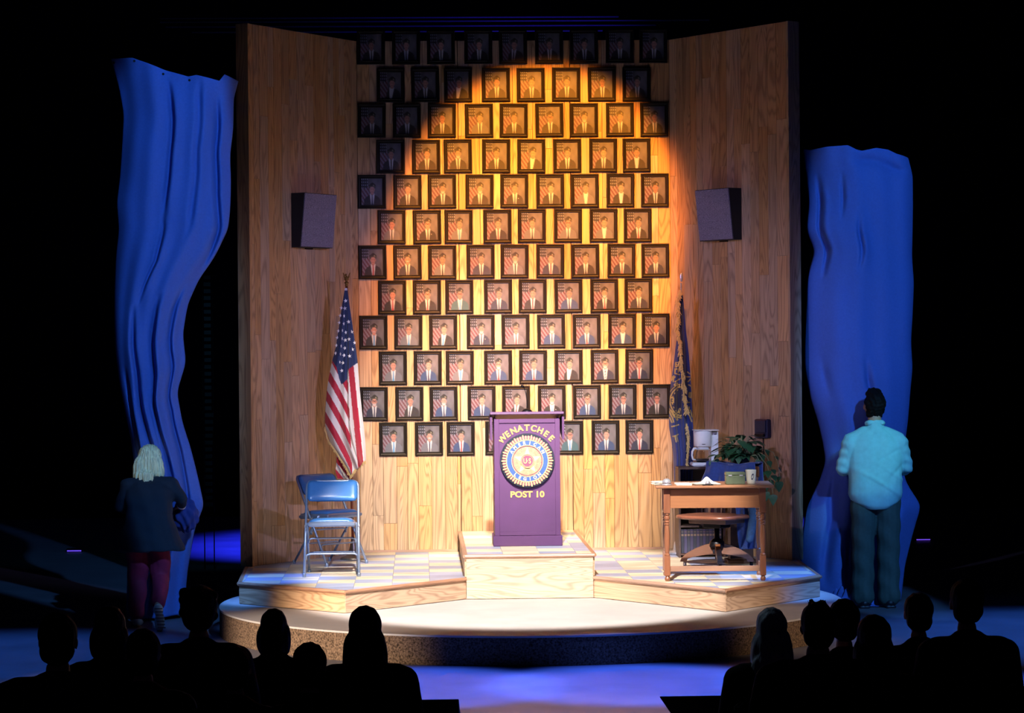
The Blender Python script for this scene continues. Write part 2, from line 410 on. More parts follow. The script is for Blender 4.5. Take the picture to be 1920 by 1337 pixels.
def clip_poly(poly, x0, x1, y0, y1):
    def cl(p, f, inter):
        out = []
        for i in range(len(p)):
            a, b = p[i-1], p[i]
            if f(b):
                if not f(a): out.append(inter(a, b))
                out.append(b)
            elif f(a): out.append(inter(a, b))
        return out
    def ix(c): return lambda a, b: (c, a[1]+(b[1]-a[1])*(c-a[0])/(b[0]-a[0]))
    def iy(c): return lambda a, b: (a[0]+(b[0]-a[0])*(c-a[1])/(b[1]-a[1]), c)
    for f, g in ((lambda p: p[0] >= x0, ix(x0)), (lambda p: p[0] <= x1, ix(x1)), (lambda p: p[1] >= y0, iy(y0)), (lambda p: p[1] <= y1, iy(y1))):
        if not poly: return []
        poly = cl(poly, f, g)
    return poly

# ================================================================== THE SETTING
ZD, ZP, ZB = .22, .40, .59
EDGE = -7.09
fl = MB().box(-12, 12, EDGE, 11.3, -.12, 0).box(-.66, .66, EDGE-9.5, EDGE, -.12, 0)
struct(fl.build('floor', M_FLOOR))
# boards of the deck front: thin joint lines as real strips of trim
for i, x in enumerate((-1.25, 3.6, -4.2)):
    struct(MB().box(x-.004, x+.004, EDGE, -5.6, -.001, .0015).build('trim_%d' % (i+1), M_BLACK))
struct(MB().box(-12, 12, 11.3, 11.4, -.1, 9).build('wall_back', M_BLACK))
struct(MB().box(-12, -.662, EDGE-.02, EDGE-.001, -1.2, .004).box(.662, 12, EDGE-.02, EDGE-.001, -1.2, .004).build('trim_4', M_BLACKFLOOR))
# raked auditorium floor
struct(MB().box(-7, -.67, -8.75, EDGE-.02, -1.2, -.58).box(.67, 7, -8.75, EDGE-.02, -1.2, -.58)
       .box(-7, -.67, -9.95, -8.75, -1.2, -.45).box(.67, 7, -9.95, -8.75, -1.2, -.45)
       .box(-7, -.67, -12.5, -9.95, -1.2, -.33).box(.67, 7, -12.5, -9.95, -1.2, -.33).build('floor_auditorium', M_BLACKFLOOR))

def planked_wall(name, loc, rz, L, H, seams=(), skip=None, mirror=False):
    """backing board carrying tongue boards, local X along the wall, local -Y the face"""
    wl = struct(MB().box(min(0, L), max(0, L), .012, .09, 0, H).build(name, M_BACKING, None, loc=loc, rot=(0, 0, rz)))
    x = 0.0; sgn = 1 if L > 0 else -1; T = abs(L)
    seams = sorted(seams)
    k = 0
    while x < T-1e-4:
        wd = random.choice((.085, .1, .115, .125))
        nx = min(x+wd, T)
        for s in seams:
            if x < s-1e-4 < nx+.03: nx = s
        if T-nx < .05: nx = T
        z = 0.0; first = True
        while z < H-1e-4:
            h = random.uniform(.5, 2.3)
            if first: h *= random.uniform(.3, 1); first = False
            nz = z+h
            if H-nz < .35: nz = H
            g = .0012; gs = [.004 if any(abs(q-s) < 1e-3 for s in seams) else g for q in (x, nx)]
            d = random.uniform(0, .0018)
            a, b = sgn*(x+gs[0]), sgn*(nx-gs[1])
            a, b = min(a, b), max(a, b)
            cx, cz = (a+b)/2, (z+nz)/2
            hw, hh = (b-a)/2, (nz-z)/2-g*.6; e = .0015
            vs = [(-hw, .012, -hh), (hw, .012, -hh), (hw, .012, hh), (-hw, .012, hh), (-hw, e-d, -hh), (hw, e-d, -hh), (hw, e-d, hh), (-hw, e-d, hh),
                  (-hw+e, -d, -hh+e), (hw-e, -d, -hh+e), (hw-e, -d, hh-e), (-hw+e, -d, hh-e)]
            fs = [(0, 1, 5, 4), (1, 2, 6, 5), (2, 3, 7, 6), (3, 0, 4, 7), (4, 5, 9, 8), (5, 6, 10, 9), (6, 7, 11, 10), (7, 4, 8, 11), (8, 9, 10, 11), (3, 2, 1, 0)]
            link('plank', me_from('plank', vs, fs, M_PLANK), wl, (cx, 0, cz)); k += 1
            z = nz
        x = nx
    return wl
TOPZ = 5.16
WB = planked_wall('wall_rear_set', (-1.457, 0, ZP), 0, 2.914, TOPZ-ZP, seams=(V(861, 500, 0)[0]+1.457, V(1071, 500, 0)[0]+1.457))
WL_T = Vector((-(2.37-1.457), -1.35, 0)); WLEN = WL_T.length
ang = math.atan2(-1.35, 2.37-1.457)
WR = planked_wall('wall_right', (1.457, 0, ZP), ang, WLEN, TOPZ-ZP)
WLf = planked_wall('wall_left', (-1.457, 0, ZP), -ang, -WLEN, TOPZ-ZP)
for s, wn in ((-1, WLf), (1, WR)):
    # end posts closing the wing flats
    struct(MB().box(*sorted((s*WLEN, s*(WLEN+.028))), -.014, .12, 0, TOPZ-ZP, .003).build('end_post', M_PLANK, wn))
    struct(MB().box(*sorted((s*(WLEN-.075), s*(WLEN-.012))), .0901, .13, 0, TOPZ-ZP-.01).build('rear_stile', M_BACKING, wn))
def wing_pt(s, a, z, n=0):
    """point on a wing wall: a metres from the inner corner, z above world floor, n off the face"""
    tx, ty = s*(2.37-1.457)/WLEN, -1.35/WLEN
    nx, ny = -s*1.35/WLEN, -(2.37-1.457)/WLEN
    return Vector((s*1.457+tx*a+nx*n, ty*a+ny*n, z))

# ---- round riser
disc = thing('round_riser', 'large round stage platform with pale top and speckled brown carpeted edge', 'platform', (0, -2.87, 0))
RD = 2.545
pr = [(RD*math.cos(2*PI*i/160), RD*math.sin(2*PI*i/160)) for i in range(160)]
MB().prism([(x*.9985, y*.9985) for x, y in pr], .001, ZD-.014).build('carpeted_edge', M_DISCSIDE, disc)
MB().prism(pr, ZD-.0135, ZD).build('top', M_DISCTOP, disc)

# ---- tiled platform
CORN = {-1: (-1.499, -3.69), 1: (1.475, -3.95)}
plat = thing('tiled_platform', 'low zigzag platform with checkered floor tiles and pine fascia, under the planked walls', 'platform', (0, 0, ZD))
def outline(s): return [(s*.525, .01), (s*1.50, .01), (s*2.43, -1.37), (s*2.385, -2.85), CORN[s], (s*.525, -2.69)]
TM = [tile_mat('cream_tile', '#d8cdb4', '#b9a98f'), tile_mat('blue_grey_tile', '#a0a6bd', '#858da8')]
core = []
for s in (-1, 1):
    pl = outline(s); 
    if s > 0: pl = pl[::-1]
    core.append(pl)
mb = MB()
for pl in core:
    mx_, my_ = sum(p[0] for p in pl)/6, sum(p[1] for p in pl)/6
    mb.prism([(mx_+(x-mx_)*.98, my_+(y-my_)*.98) for x, y in pl], .004, ZP-ZD-.012)
mb.box(-.52, .52, -2.66, -.02, .004, ZP-ZD-.012)
mb.build('deck', M_BACKING, plat)
def lay_tiles(poly, z, parent, off=(0, 0)):
    T = .305
    for i in range(-9, 10):
        for j in range(-14, 2):
            x0, y0 = off[0]+i*T, off[1]+j*T
            q = clip_poly(list(poly), x0+.001, x0+T-.001, y0+.001, y0+T-.001)
            if len(q) < 3: continue
            ar = abs(sum(q[k-1][0]*q[k][1]-q[k][0]*q[k-1][1] for k in range(len(q))))/2
            if ar < .0008: continue
            cx = sum(p[0] for p in q)/len(q); cy = sum(p[1] for p in q)/len(q)
            A = sum(q[k-1][0]*q[k][1]-q[k][0]*q[k-1][1] for k in range(len(q)))
            if A < 0: q = q[::-1]
            m = TM[(i+j) % 2]
            if random.random() < .12: m = TM[(i+j+1) % 2]
            MB().prism([(a-cx, b-cy) for a, b in q], -.011, random.uniform(-.0004, .0004)).build('floor_tile', m, parent, loc=(cx, cy, z))
for s in (-1, 1): lay_tiles(outline(s), ZP-ZD, plat, (s*.525 if s > 0 else -.525, 0))
def edge_run(a, b, z0, z1, parent, nose=True, fname='fascia', mm=None):
    """a fascia board with a rounded nosing above, from a to b (outside on the right hand)"""
    a, b = Vector((*a, 0)), Vector((*b, 0)); L = (b-a).length; rz = math.atan2(b.y-a.y, b.x-a.x)
    c = (a+b)/2
    MB().box(-L/2, L/2, -.004, .012, z0+.004-(z0+z1)/2, z1-.03-(z0+z1)/2, .0015).build(fname, mm or M_FASCIA, parent, loc=(c.x, c.y, (z0+z1)/2), rot=(0, 0, rz))
    if nose:
        prof = [(.02, -.03), (-.004, -.03), (-.016, -.024), (-.02, -.014), (-.016, -.004), (-.008, .001), (.02, .001)]
        vs = [(x, y, zz) for x in (-L/2-.012, L/2+.012) for y, zz in prof]; n = len(prof)
        fs = [(i, (i+1) % n, n+(i+1) % n, n+i) for i in range(n)]+[tuple(range(n-1, -1, -1)), tuple(range(n, 2*n))]
        MB().add(vs, fs).build('nosing', M_NOSE, parent, loc=(c.x, c.y, z1), rot=(0, 0, rz), merge=True)
H1 = ZP-ZD
for a, b in (((-2.385, -2.85), CORN[-1]), (CORN[-1], (-.53, -2.69)), ((.53, -2.69), CORN[1]), (CORN[1], (2.385, -2.85)), ((-2.43, -1.37), (-2.385, -2.85)), ((2.385, -2.85), (2.43, -1.37))):
    edge_run(a, b, 0, H1, plat)
blk = thing('lectern_riser', 'raised middle step with checkered tile top and wide pine front under the lectern', 'platform', (0, 0, ZD))
MB().box(-.52, .52, -2.68, -.02, ZP-ZD+.002, ZB-ZD-.012).build('box', M_BACKING, blk)
lay_tiles([(-.525, -2.69), (.525, -2.69), (.525, -.02), (-.525, -.02)], ZB-ZD, blk, (-.525, 0))
edge_run((-.525, -2.705), (.525, -2.705), 0, ZB-ZD, blk)
edge_run((.535, -2.69), (.535, -.03), ZP-ZD, ZB-ZD, blk)
edge_run((-.535, -.03), (-.535, -2.69), ZP-ZD, ZB-ZD, blk)
# small cove strip where the rear wall meets the platform
struct(MB().box(-1.42, -.56, -.016, -.004, ZP+.001, ZP+.022).build('baseboard_left', M_NOSE))
struct(MB().box(.56, 1.42, -.016, -.004, ZP+.001, ZP+.022).build('baseboard_right', M_NOSE))

# ================================================================== PORTRAITS
def frame_mesh():
    W2, H2 = .131, .157
    prof = [(0, 0), (0, -.016), (.003, -.021), (.009, -.022), (.012, -.016), (.022, -.013), (.027, -.016), (.031, -.016), (.034, -.011), (.034, -.004)]
    vs = []; fs = []; n = len(prof)
    for sx, sz in ((-1, -1), (1, -1), (1, 1), (-1, 1)):
        for d, y in prof: vs.append((sx*(W2-d), y, sz*(H2-d)))
    for c in range(4):
        for i in range(n-1): fs.append((c*n+i, ((c+1) % 4)*n+i, ((c+1) % 4)*n+i+1, c*n+i+1))
    me = me_from('frame', vs, fs, M_FRAME); return me
FRAME = frame_mesh()
GX, GY = 36, 46
sx_, ty_ = np.meshgrid(np.linspace(0, 1, GX), np.linspace(0, 1, GY))
SUIT = {'K': '#232228', 'N': '#272f49', 'G': '#6d6f78', 'B': '#324a73', 'T': '#3f656c'}
SUITN = {'K': 'black', 'N': 'navy', 'G': 'grey', 'B': 'blue', 'T': 'teal'}
TIE = {'r': '#b3202c', 'b': '#3f8fc0', 'n': '#1c2548', 'k': '#141418', 's': '#30405c', 'w': '#d9d9dc'}
TIEN = {'r': 'red tie', 'b': 'light blue tie', 'n': 'dark blue tie', 'k': 'black tie', 's': 'striped tie', 'w': 'pale tie'}
def portrait(suit, tie, opts, seed):
    r = np.random.default_rng(seed)
    s, t = sx_, ty_
    C = np.zeros((GY, GX, 3))
    bg = .055+.115*np.exp(-((s-.75)**2+(t-.35)**2)*4)+.02*np.sin(s*17+seed)*np.sin(t*13)
    C[:] = bg[..., None]*np.array([.95, .93, 1.05])
    def put(mask, col, k=1.0):
        m = np.clip(mask, 0, 1)[..., None]*k; C[:] = C*(1-m)+np.array(lin(col) if isinstance(col, str) else col)*m
    def soft(d, wd=.02): return np.clip(.5-d/wd, 0, 1)
    lean = .0
    if 'L' in opts: lean = .10
    cx = .52+r.uniform(-.02, .02)+(.03 if lean else 0)
    # flag behind on the left
    can = soft(np.maximum.reduce([s-.30+.25*np.maximum(t-.30, 0), .02-t, t-.40+.5*np.abs(s-.17)]))
    st = soft(np.maximum(s-(.34+.12*(t-.3)), .26-t+.25*np.abs(s-.17)))
    band = np.sin((t*1.0-s*1.15)*2*PI*5.2) > 0
    put(st*(~band), '#8c7e88'); put(st*band, '#6a3e48')
    put(can, '#1a2030')
    dots = (np.sin(s*2*PI*11+PI*(np.floor(t*18) % 2)) > .35) & (np.sin(t*2*PI*9) > .1)
    put(can*dots, '#a9aebc')
    # suit
    c2 = cx-lean*(t-.5)*1.3 if lean else cx
    half = np.interp(t, [0, .60, .64, .70, .80, 1], [0, .0, .17, .30, .38, .40])*(.88 if lean else 1)*r.uniform(.96, 1.05)
    put(soft(np.abs(s-(cx+lean*.6))-half)*(t > .59), SUIT[suit])
    hw = np.interp(t, [.55, .62, 1], [.10, .115, .055])
    put(soft(np.abs(s-c2)-hw)*(t > .57), '#dcdad8')
    ft = soft(np.abs(np.abs(s-c2)-hw)-.008, .02)*(t > .6); put(ft, [x*.6 for x in lin(SUIT[suit])], .7)
    if tie != 'w' or not lean:
        tc_ = TIE[tie]; put(soft(np.abs(s-c2)-np.interp(t, [.6, .64, 1], [.03, .022, .04]))*(t > .61), tc_)
        if tie == 's': put(soft(np.abs(s-c2)-.035)*(np.sin((t+s)*60) > .2)*(t > .61), '#c8ccd4')
    # neck and face
    skin = np.array(lin('#c98f7c'))*r.uniform(.8, 1.25)
    put(soft(np.abs(s-cx)-.07)*(t > .5)*(t < .61), skin*.75)
    fx, fy = cx, .43
    face = ((s-fx)/.105)**2+((t-fy)/.15)**2
    put(np.clip((1.15-face)*3, 0, 1), skin)
    put(np.exp(-(((s-fx-.06)/.03)**2+((t-fy-.01)/.06)**2))*.35, skin*.55)
    for e in (-1, 1):
        put(np.clip(1.3-(((s-fx-e*.12)/.018)**2+((t-fy)/.035)**2), 0, 1), skin*.8)
        put(np.exp(-(((s-fx-e*.045)/.022)**2+((t-fy+.025)/.014)**2))*.8, '#3a2a28')
    put(np.exp(-(((s-fx)/.018)**2+((t-fy-.025)/.03)**2))*.4, skin*1.25)
    put(np.exp(-(((s-fx)/.045)**2+((t-fy-.075)/.012)**2))*.8, '#7c3f3c')
    if 'b' in opts: put(np.clip((1.2-face)*3, 0, 1)*np.clip((t-fy-.045)*20, 0, 1), '#cfcac6', .85)
    if 'm' in opts: put(np.exp(-(((s-fx)/.055)**2+((t-fy-.055)/.018)**2)), '#d8d4d0')
    if 'g' in opts:
        for e in (-1, 1):
            rr = np.sqrt(((s-fx-e*.05)/.042)**2+((t-fy+.022)/.03)**2); put(np.exp(-((rr-1)/.25)**2), '#151515', .9)
    # garrison cap, peak and pale badge
    cap = soft(np.maximum.reduce([t-(.335-.02*np.cos((s-fx)*20)), .155-t+1.0*np.abs(s-fx-.01)**1.3*1.1, np.abs(s-fx)-.165]))
    put(cap, '#0e1016')
    put(cap*np.exp(-((t-.305)/.012)**2), '#77725f', .8)
    put(cap*np.exp(-(((s-fx-.07)/.03)**2+((t-.27)/.022)**2)), '#b9b193', .9)
    put(cap*np.exp(-(((s-fx+.06)/.035)**2+((t-.26)/.018)**2)), '#4d4a40', .8)
    if 'p' in opts: put(np.exp(-(((s-c2-.17)/.015)**2+((t-.78)/.012)**2)), '#d8d8d8')
    C += r.normal(0, .006, C.shape)
    return np.clip(C*np.array([.52, .59, .74]), .002, 1)
ODD = [697, 762.7, 828, 898.7, 963, 1030.3, 1096, 1162.5, 1226.4]
EVEN = [733, 799.3, 859.5, 931.3, 996.7, 1063.6, 1130.2, 1194.4]
ROWBOT = [121, 192, 258.5, 325.5, 391.4, 457.3, 523.5, 589, 655, 721.9, 788.7, 855.3]   # lower frame edge at the left column
LOOK = [
 'Kk Kk Kk Kk KkL Kk Kk Kk Kk', 'KwL Kk KwL Kk Kk Kk Kk Kk', 'Kk Kk Kk Gk Kk Kkg Kkb Kk Kk', 'Kk Kk Kkb Kk KwL Kk Kk Kw',
 'Kn Kk Kkb Kkb Knp Kk Gw Kw Kk', 'Gk Kkgp Gb Kr Gk Gkg Gw Kr', 'Kr Nnm Gk Nk Gkb Nr Kk Nrm Nn', 'Kr Krg Tbg Nn Kr Bn Krb Nn',
 'Kbm Gbg KbL Nnbp Grg Bnb Br Bw Nn', 'Gb Bn Gb Brbg Br KwL Nsgb Nrg', 'Nngb KnL Bnb Bn KrL Kbbp Bng Nng Kkg', 'Gb Gnm Br Kk Nn Tbg Bn Nr']
OBOARD = {0: 'top'}
RN = ['top', 'second', 'third', 'fourth', 'fifth', 'sixth', 'seventh', 'eighth', 'ninth', 'tenth', 'eleventh', 'bottom']
CN = ['first', 'second', 'third', 'fourth', 'fifth', 'sixth', 'seventh', 'eighth', 'last']
PXS, PZS = .197, .252
pseed = 0
for ri in range(12):
    xs = ODD if ri % 2 == 0 else EVEN
    looks = LOOK[ri].split()
    for ci, (px, lk) in enumerate(zip(xs, looks)):
        pseed += 1
        X = V(px, 242 if ri % 2 == 0 else 308, 0)[0]+random.uniform(-.004, .004)
        Z = V(697, ROWBOT[ri]-31.5, 0)[2]+random.uniform(-.002, .002)
        suit, tie, opts = lk[0], lk[1], lk[2:]
        cn = 'last' if ci == len(xs)-1 else CN[ci]
        rn = RN[ri]+(' row' if ri in (0, 11) else ' row from top')
        if ri <= 2: lb = 'black framed dim portrait, %s suit, %s in %s' % (SUITN[suit], cn if cn == 'last' else cn+' from left', rn)
        else: lb = 'framed portrait, %s suit, %s, %s in %s' % (SUITN[suit], TIEN[tie], cn if cn == 'last' else cn+' from left', rn)
        t = thing('framed_portrait', lb, 'portrait', (X, -.0035, Z), 0, 'framed portraits on the planked wall')
        t.rotation_euler = (D(random.uniform(.1, .8)), D(random.uniform(-.5, .5)), 0)
        link('frame', FRAME, t)
        P = np.stack([(sx_-.5)*PXS, np.full_like(sx_, -.0045), (.5-ty_)*PZS], -1)
        link('photo', grid_mesh('photo', P, M_PRINT, portrait(suit, tie, opts, pseed), smooth=False), t)

# ================================================================== LECTERN
LX, LY = .021, -1.87
lec = thing('lectern', 'plum purple lectern with round gold emblem and lettering on the raised step', 'lectern', (LX, LY, ZB))
HW = .283
mb = MB(); mb.box(-HW+.02, HW-.02, .012, .03, .08, 1.09); mb.build('front_panel', M_PURPLE, lec)
for s in (-1, 1):
    MB().box(*sorted((s*HW, s*(HW-.042))), 0, .024, .09, 1.095, .002).build('stile', M_PURPLE, lec)
    MB().box(*sorted((s*HW, s*(HW-.018))), .025, .40, .09, 1.10, .002).build('side_panel', M_PURPLE, lec)
for z0, z1 in ((.092, .125), (1.06, 1.095)): MB().box(-HW+.043, HW-.043, .001, .024, z0, z1, .002).build('rail', M_PURPLE, lec)
MB().box(-HW-.014, HW+.014, -.016, .42, 0, .09, .006).build('base', M_PURPLE, lec)
MB().box(-HW+.02, HW-.02, .06, .40, .55, .57).build('shelf', M_PURPLE, lec)
Mt = Matrix.Translation((0, .2, 1.118)) @ Matrix.Rotation(D(-7), 4, 'X')
MB().box(-.318, .318, -.235, .235, -.012, .012, .004, Mt).build('reading_top', M_PURPLE, lec)
for s in (-1, 1):
    q = [(-.05, 0), (.36, 0), (.36, -.12), (-.05, -.195)]
    M = Matrix.Translation((s*.309, 0, 1.112)) @ Matrix(((0, 0, 1, 0), (1, 0, 0, 0), (0, 1, 0, 0), (0, 0, 0, 1)))
    MB().prism(q, -.009, .009, M).build('top_cheek', M_PURPLE, lec, merge=True)
Z0 = .735
def ring(mb, r0, r1, y0, y1, cz, n=72, lobes=0, amp=0):
    vs = []; 
    for i in range(n):
        a = 2*PI*i/n; k = 1+amp*abs(math.sin(lobes*a/2)) if lobes else 1
        for rr, yy in ((r0, y0), (r1*k, y0), (r1*k, y1), (r0, y1)): vs.append((rr*math.cos(a), yy, cz+rr*math.sin(a)))
    fs = []
    for i in range(n):
        a, b = i*4, ((i+1) % n)*4
        for k in range(4): fs.append((a+k, a+(k+1) % 4, b+(k+1) % 4, b+k))
    mb.add(vs, fs)
def discf(mb, r, y0, y1, cz, n=64):
    M = Matrix.Translation((0, 0, cz)) @ Matrix.Rotation(PI/2, 4, 'X')
    mb.prism([(r*math.cos(2*PI*i/n), r*math.sin(2*PI*i/n)) for i in range(n)], -y0, -y1, M)
M_EBLK = mat('emblem_black', '#1c2230', .35); M_EBLUE = mat('emblem_blue', '#2b4a80', .45, noise=.05); M_EPLUM = mat('emblem_maroon', '#6a3450', .5, noise=.05)
M_EGOLD = mat('emblem_gold', '#c9a666', .45, noise=.12, scale=60, bump=.4)
mb = MB(); discf(mb, .236, -.004, .001, Z0); discf(mb, .230, -.022, -.0035, Z0); emb = mb.build('emblem', M_EBLK, lec, merge=True); emb['label'] = 'black disc behind the gold emblem'
mb = MB(); discf(mb, .214, -.026, -.022, Z0); mb.build('maroon_ground', M_EPLUM, emb)
mb = MB(); ring(mb, .176, .184, -.032, -.022, Z0)
for i in range(54):
    a = 2*PI*i/54; lng = (.226 if i % 3 == 0 else .218)
    M = Matrix.Translation((0, -.028, Z0)) @ Matrix.Rotation(-a, 4, 'Y')
    mb.prism([(.180, -.0045), (lng-.008, -.0065), (lng, 0), (lng-.008, .0065), (.180, .0045)], -.006, .006, M @ Matrix.Rotation(PI/2, 4, 'X'))
mb.build('ray_border', M_EGOLD, emb, merge=False)
mb = MB(); ring(mb, .136, .176, -.029, -.022, Z0); mb.build('blue_ring', M_EBLUE, emb)
mb = MB(); ring(mb, .1315, .137, -.033, -.022, Z0); ring(mb, .056, .061, -.0405, -.03, Z0); ring(mb, .0475, .050, -.0405, -.03, Z0); mb.build('gold_rings', M_EGOLD, emb)
mb = MB(); discf(mb, .122, -.0295, -.026, Z0)
mb.build('centre_disc', mat('dull_gold', '#a08460', .5, noise=.15, scale=60), emb)
mb = MB()   # wreath marks between the star points
for k in range(5):
    for j in range(-3, 4):
        a = D(90+36+72*k)+j*.11
        for q in range(2):
            rr = .082+.022*q
            p0 = (rr*math.cos(a), -.0302, Z0+rr*math.sin(a)); p1 = ((rr+.02)*math.cos(a+.09*(1 if j > 0 else -1)), -.0302, Z0+(rr+.02)*math.sin(a+.09*(1 if j > 0 else -1)))
            mb.tube([p0, p1], .0013, 4)
mb.build('wreath_lines', M_EPLUM, emb)
mb = MB(); M = Matrix.Translation((0, 0, Z0)) @ Matrix.Rotation(PI/2, 4, 'X')
star = []
for i in range(10):
    a = PI/2+i*PI/5; rr = .118 if i % 2 == 0 else .047; star.append((rr*math.cos(a), rr*math.sin(a)))
c0 = Vector((0, -.033, Z0))
vs = [c0]+[Vector((x, -.031, Z0+y)) for x, y in star]+[Vector((x, -.029, Z0+y)) for x, y in star]
fs = [(0, i+1, (i+1) % 10+1) for i in range(10)]+[(i+1, i+11, (i+1) % 10+11, (i+1) % 10+1) for i in range(10)]
mb.add(vs, fs); mb.build('star', mat('star_gold', '#dcc48e', .4), emb, merge=True)
mb = MB(); discf(mb, .058, -.0385, -.029, Z0); mb.build('centre_boss', M_EPLUM, emb)
mb = MB()
for ch, x in (('U', -.019), ('S', .021)):
    vs, fs, _, _ = glyph(ch, .062, .003, .001); mb.add([(v.x*.75+x, -.040-v.z, Z0+v.y) for v in vs], fs)
mb.box(-.003, .003, -.0415, -.038, Z0-.004, Z0+.004)
mb.build('initials', M_EGOLD, emb)
mb = MB(); arc_text(mb, 'AMERICAN', .1555, 150, 30, .038, .003, .0009, Z0)
arc_text(mb, 'LEGION', .1555, 229, 311, .038, .003, .0009, Z0, True)
o = mb.build('ring_lettering', mat('pale_gold', '#dccfa8', .4), emb, loc=(0, -.029, 0))
mb = MB(); arc_text(mb, 'WENATCHEE', .284, 138, 42, .073, .006, .0020, Z0)
mb.build('arched_lettering', M_GOLD, lec, loc=(0, .012, 0))
mb = MB(); vs, fs, wd, ht = glyph('POST 10', .072, .006, .0022); k = .292/wd
mb.add([(v.x*k, .010-v.z, Z0-.289+v.y) for v in vs], fs); mb.build('lower_lettering', M_GOLD, lec)
mic = thing('gooseneck_microphone', 'black gooseneck microphone on a round base standing on the purple lectern', 'microphone', (LX+.01, LY+.22, ZB+1.1345))
MB().lathe([(.05, -.004), (.05, .012), (.038, .032), (.018, .042), (.001, .045)], 24).build('base', M_DARKMETAL, mic, True)
g = [(0, 0, .03), (.002, 0, .08), (0, 0, .13), (-.008, 0, .18), (-.018, -.01, .215), (-.028, -.02, .23)]
MB().tube(g, .0035, 8).build('gooseneck', M_DARKMETAL, mic, True)
MB().tube([(-.026, -.018, .228), (-.032, -.026, .234), (-.045, -.045, .243)], [.005, .011, .010], 12).build('capsule', M_DARKMETAL, mic, True)

# ================================================================== FOLDING CHAIRS
def arc(p0, p1, p2, n=6):
    p0, p1, p2 = Vector(p0), Vector(p1), Vector(p2)
    return [(1-t)**2*p0+2*(1-t)*t*p1+t*t*p2 for t in [i/n for i in range(n+1)]]
def fchair(label, loc, rz):
    t = thing('folding_chair', label, 'chair', loc, rz, 'blue padded folding chairs')
    w_ = .228
    def up(s, f):  # along the long front leg line: f=0 foot, 1 top
        return Vector((s*(w_-.012*f), -.23+.43*f, .012+.76*f))
    fr = [up(-1, 0), up(-1, .5), up(-1, .9)]+arc(up(-1, .94), up(-1, 1.0), (-.17, .2, .776))+arc((.17, .2, .776), up(1, 1.0), up(1, .94))+[up(1, .9), up(1, .5), up(1, 0)]
    MB().tube(fr, .0115, 10).build('front_frame', M_STEEL, t, True)
    for s in (-1, 1):
        MB().tube([(s*(w_-.022), .245, .012), (s*(w_-.024), -.10, .44)], .0105, 10).build('rear_leg', M_STEEL, t, True)
    for s in (-1, 1):
        for p in (up(s, 0), Vector((s*(w_-.022), .245, .012))):
            MB().lathe([(.013, -.012), (.015, -.010), (.015, .016), (.012, .02)], 10, p).build('foot_cap', M_STEEL, t, True)
    def crossbar(pl, pr, drop):
        pl, pr = Vector(pl), Vector(pr)
        a = pl+Vector((0, 0, -drop)); b = pr+Vector((0, 0, -drop))
        i1 = pl+(pr-pl)*.12; i2 = pr+(pl-pr)*.12
        MB().tube([a]+arc(a+Vector((.001, 0, drop*.4)), pl, i1)+arc(i2, pr, b+Vector((-.001, 0, drop*.4)))+[b], .0075, 8).build('crossbar', M_STEEL, t, True)
    y = -.23+.43*.24
    crossbar((-w_+.012, -.135, .185), (w_-.012, -.135, .185), .05)
    f_ = lambda z: .245-.345*(z-.012)/.428
    crossbar((-w_+.03, f_(.30), .305), (w_-.03, f_(.30), .305), .04)
    crossbar((-w_+.03, f_(.17), .18), (w_-.03, f_(.17), .18), .03)
    # seat: steel pan and padded cushion
    Ms = Matrix.Translation((0, 0, .425)) @ Matrix.Rotation(D(-3), 4, 'X')
    MB().box(-.20, .20, -.215, .19, -.020, .022, .012, Ms).build('seat_pan', M_STEEL, t)
    n = 12; vs = []
    P = np.zeros((n, n, 3))
    for i in range(n):
        for j in range(n):
            a, b = i/(n-1)*2-1, j/(n-1)*2-1
            e = (1-abs(a)**6)*(1-abs(b)**6)
            P[i, j] = (b*.185*(1-.03*a*a), -.012+a*-.185, .020+.026*e**.5)
    P2 = P.reshape(-1, 3).copy()
    P2 = np.array([Ms @ Vector(p) for p in P2]).reshape(n, n, 3)
    link('seat_cushion', grid_mesh('seat_cushion', P2, M_VINYL, None, -.008), t)
    # backrest: curved steel shell and cushion in front
    nb = 16; P = np.zeros((9, nb, 3)); Q = P.copy()
    for i in range(9):
        a = i/8
        for j in range(nb):
            b = j/(nb-1)*2-1
            z = .612+.165*(1-a)
            yc = .2-.43*(1-(z-.012)/.76)
            bow = -.028*(1-b*b)*-1
            e = ((1-abs(b)**8)*(1-abs(2*a-1)**6))**.5
            rx = .208*(1-.06*(abs(2*a-1)**6))
            P[i, j] = (b*rx, yc+bow-.008-.020*e-.004, z)
            Q[i, j] = (b*rx*1.01, yc+bow+.012, z)
    link('backrest_cushion', grid_mesh('backrest_cushion', P, M_VINYL, None, -.012), t)
    link('backrest_shell', grid_mesh('backrest_shell', Q, M_STEEL, None, -.002), t)
    for s in (-1, 1):
        MB().lathe([(.012, -.006), (.012, .006)], 10, (0, 0, 0)).build('pivot', M_CHROME, t, loc=(s*(w_-.002), -.02, .41), rot=(0, PI/2, 0))
    return t
fchair('blue vinyl folding chair in front of the other one, squarely facing out', (-1.645, -2.24, ZP), 0)
fchair('blue vinyl folding chair half hidden behind, turned towards the lectern', (-1.705, -1.15, ZP), D(42))

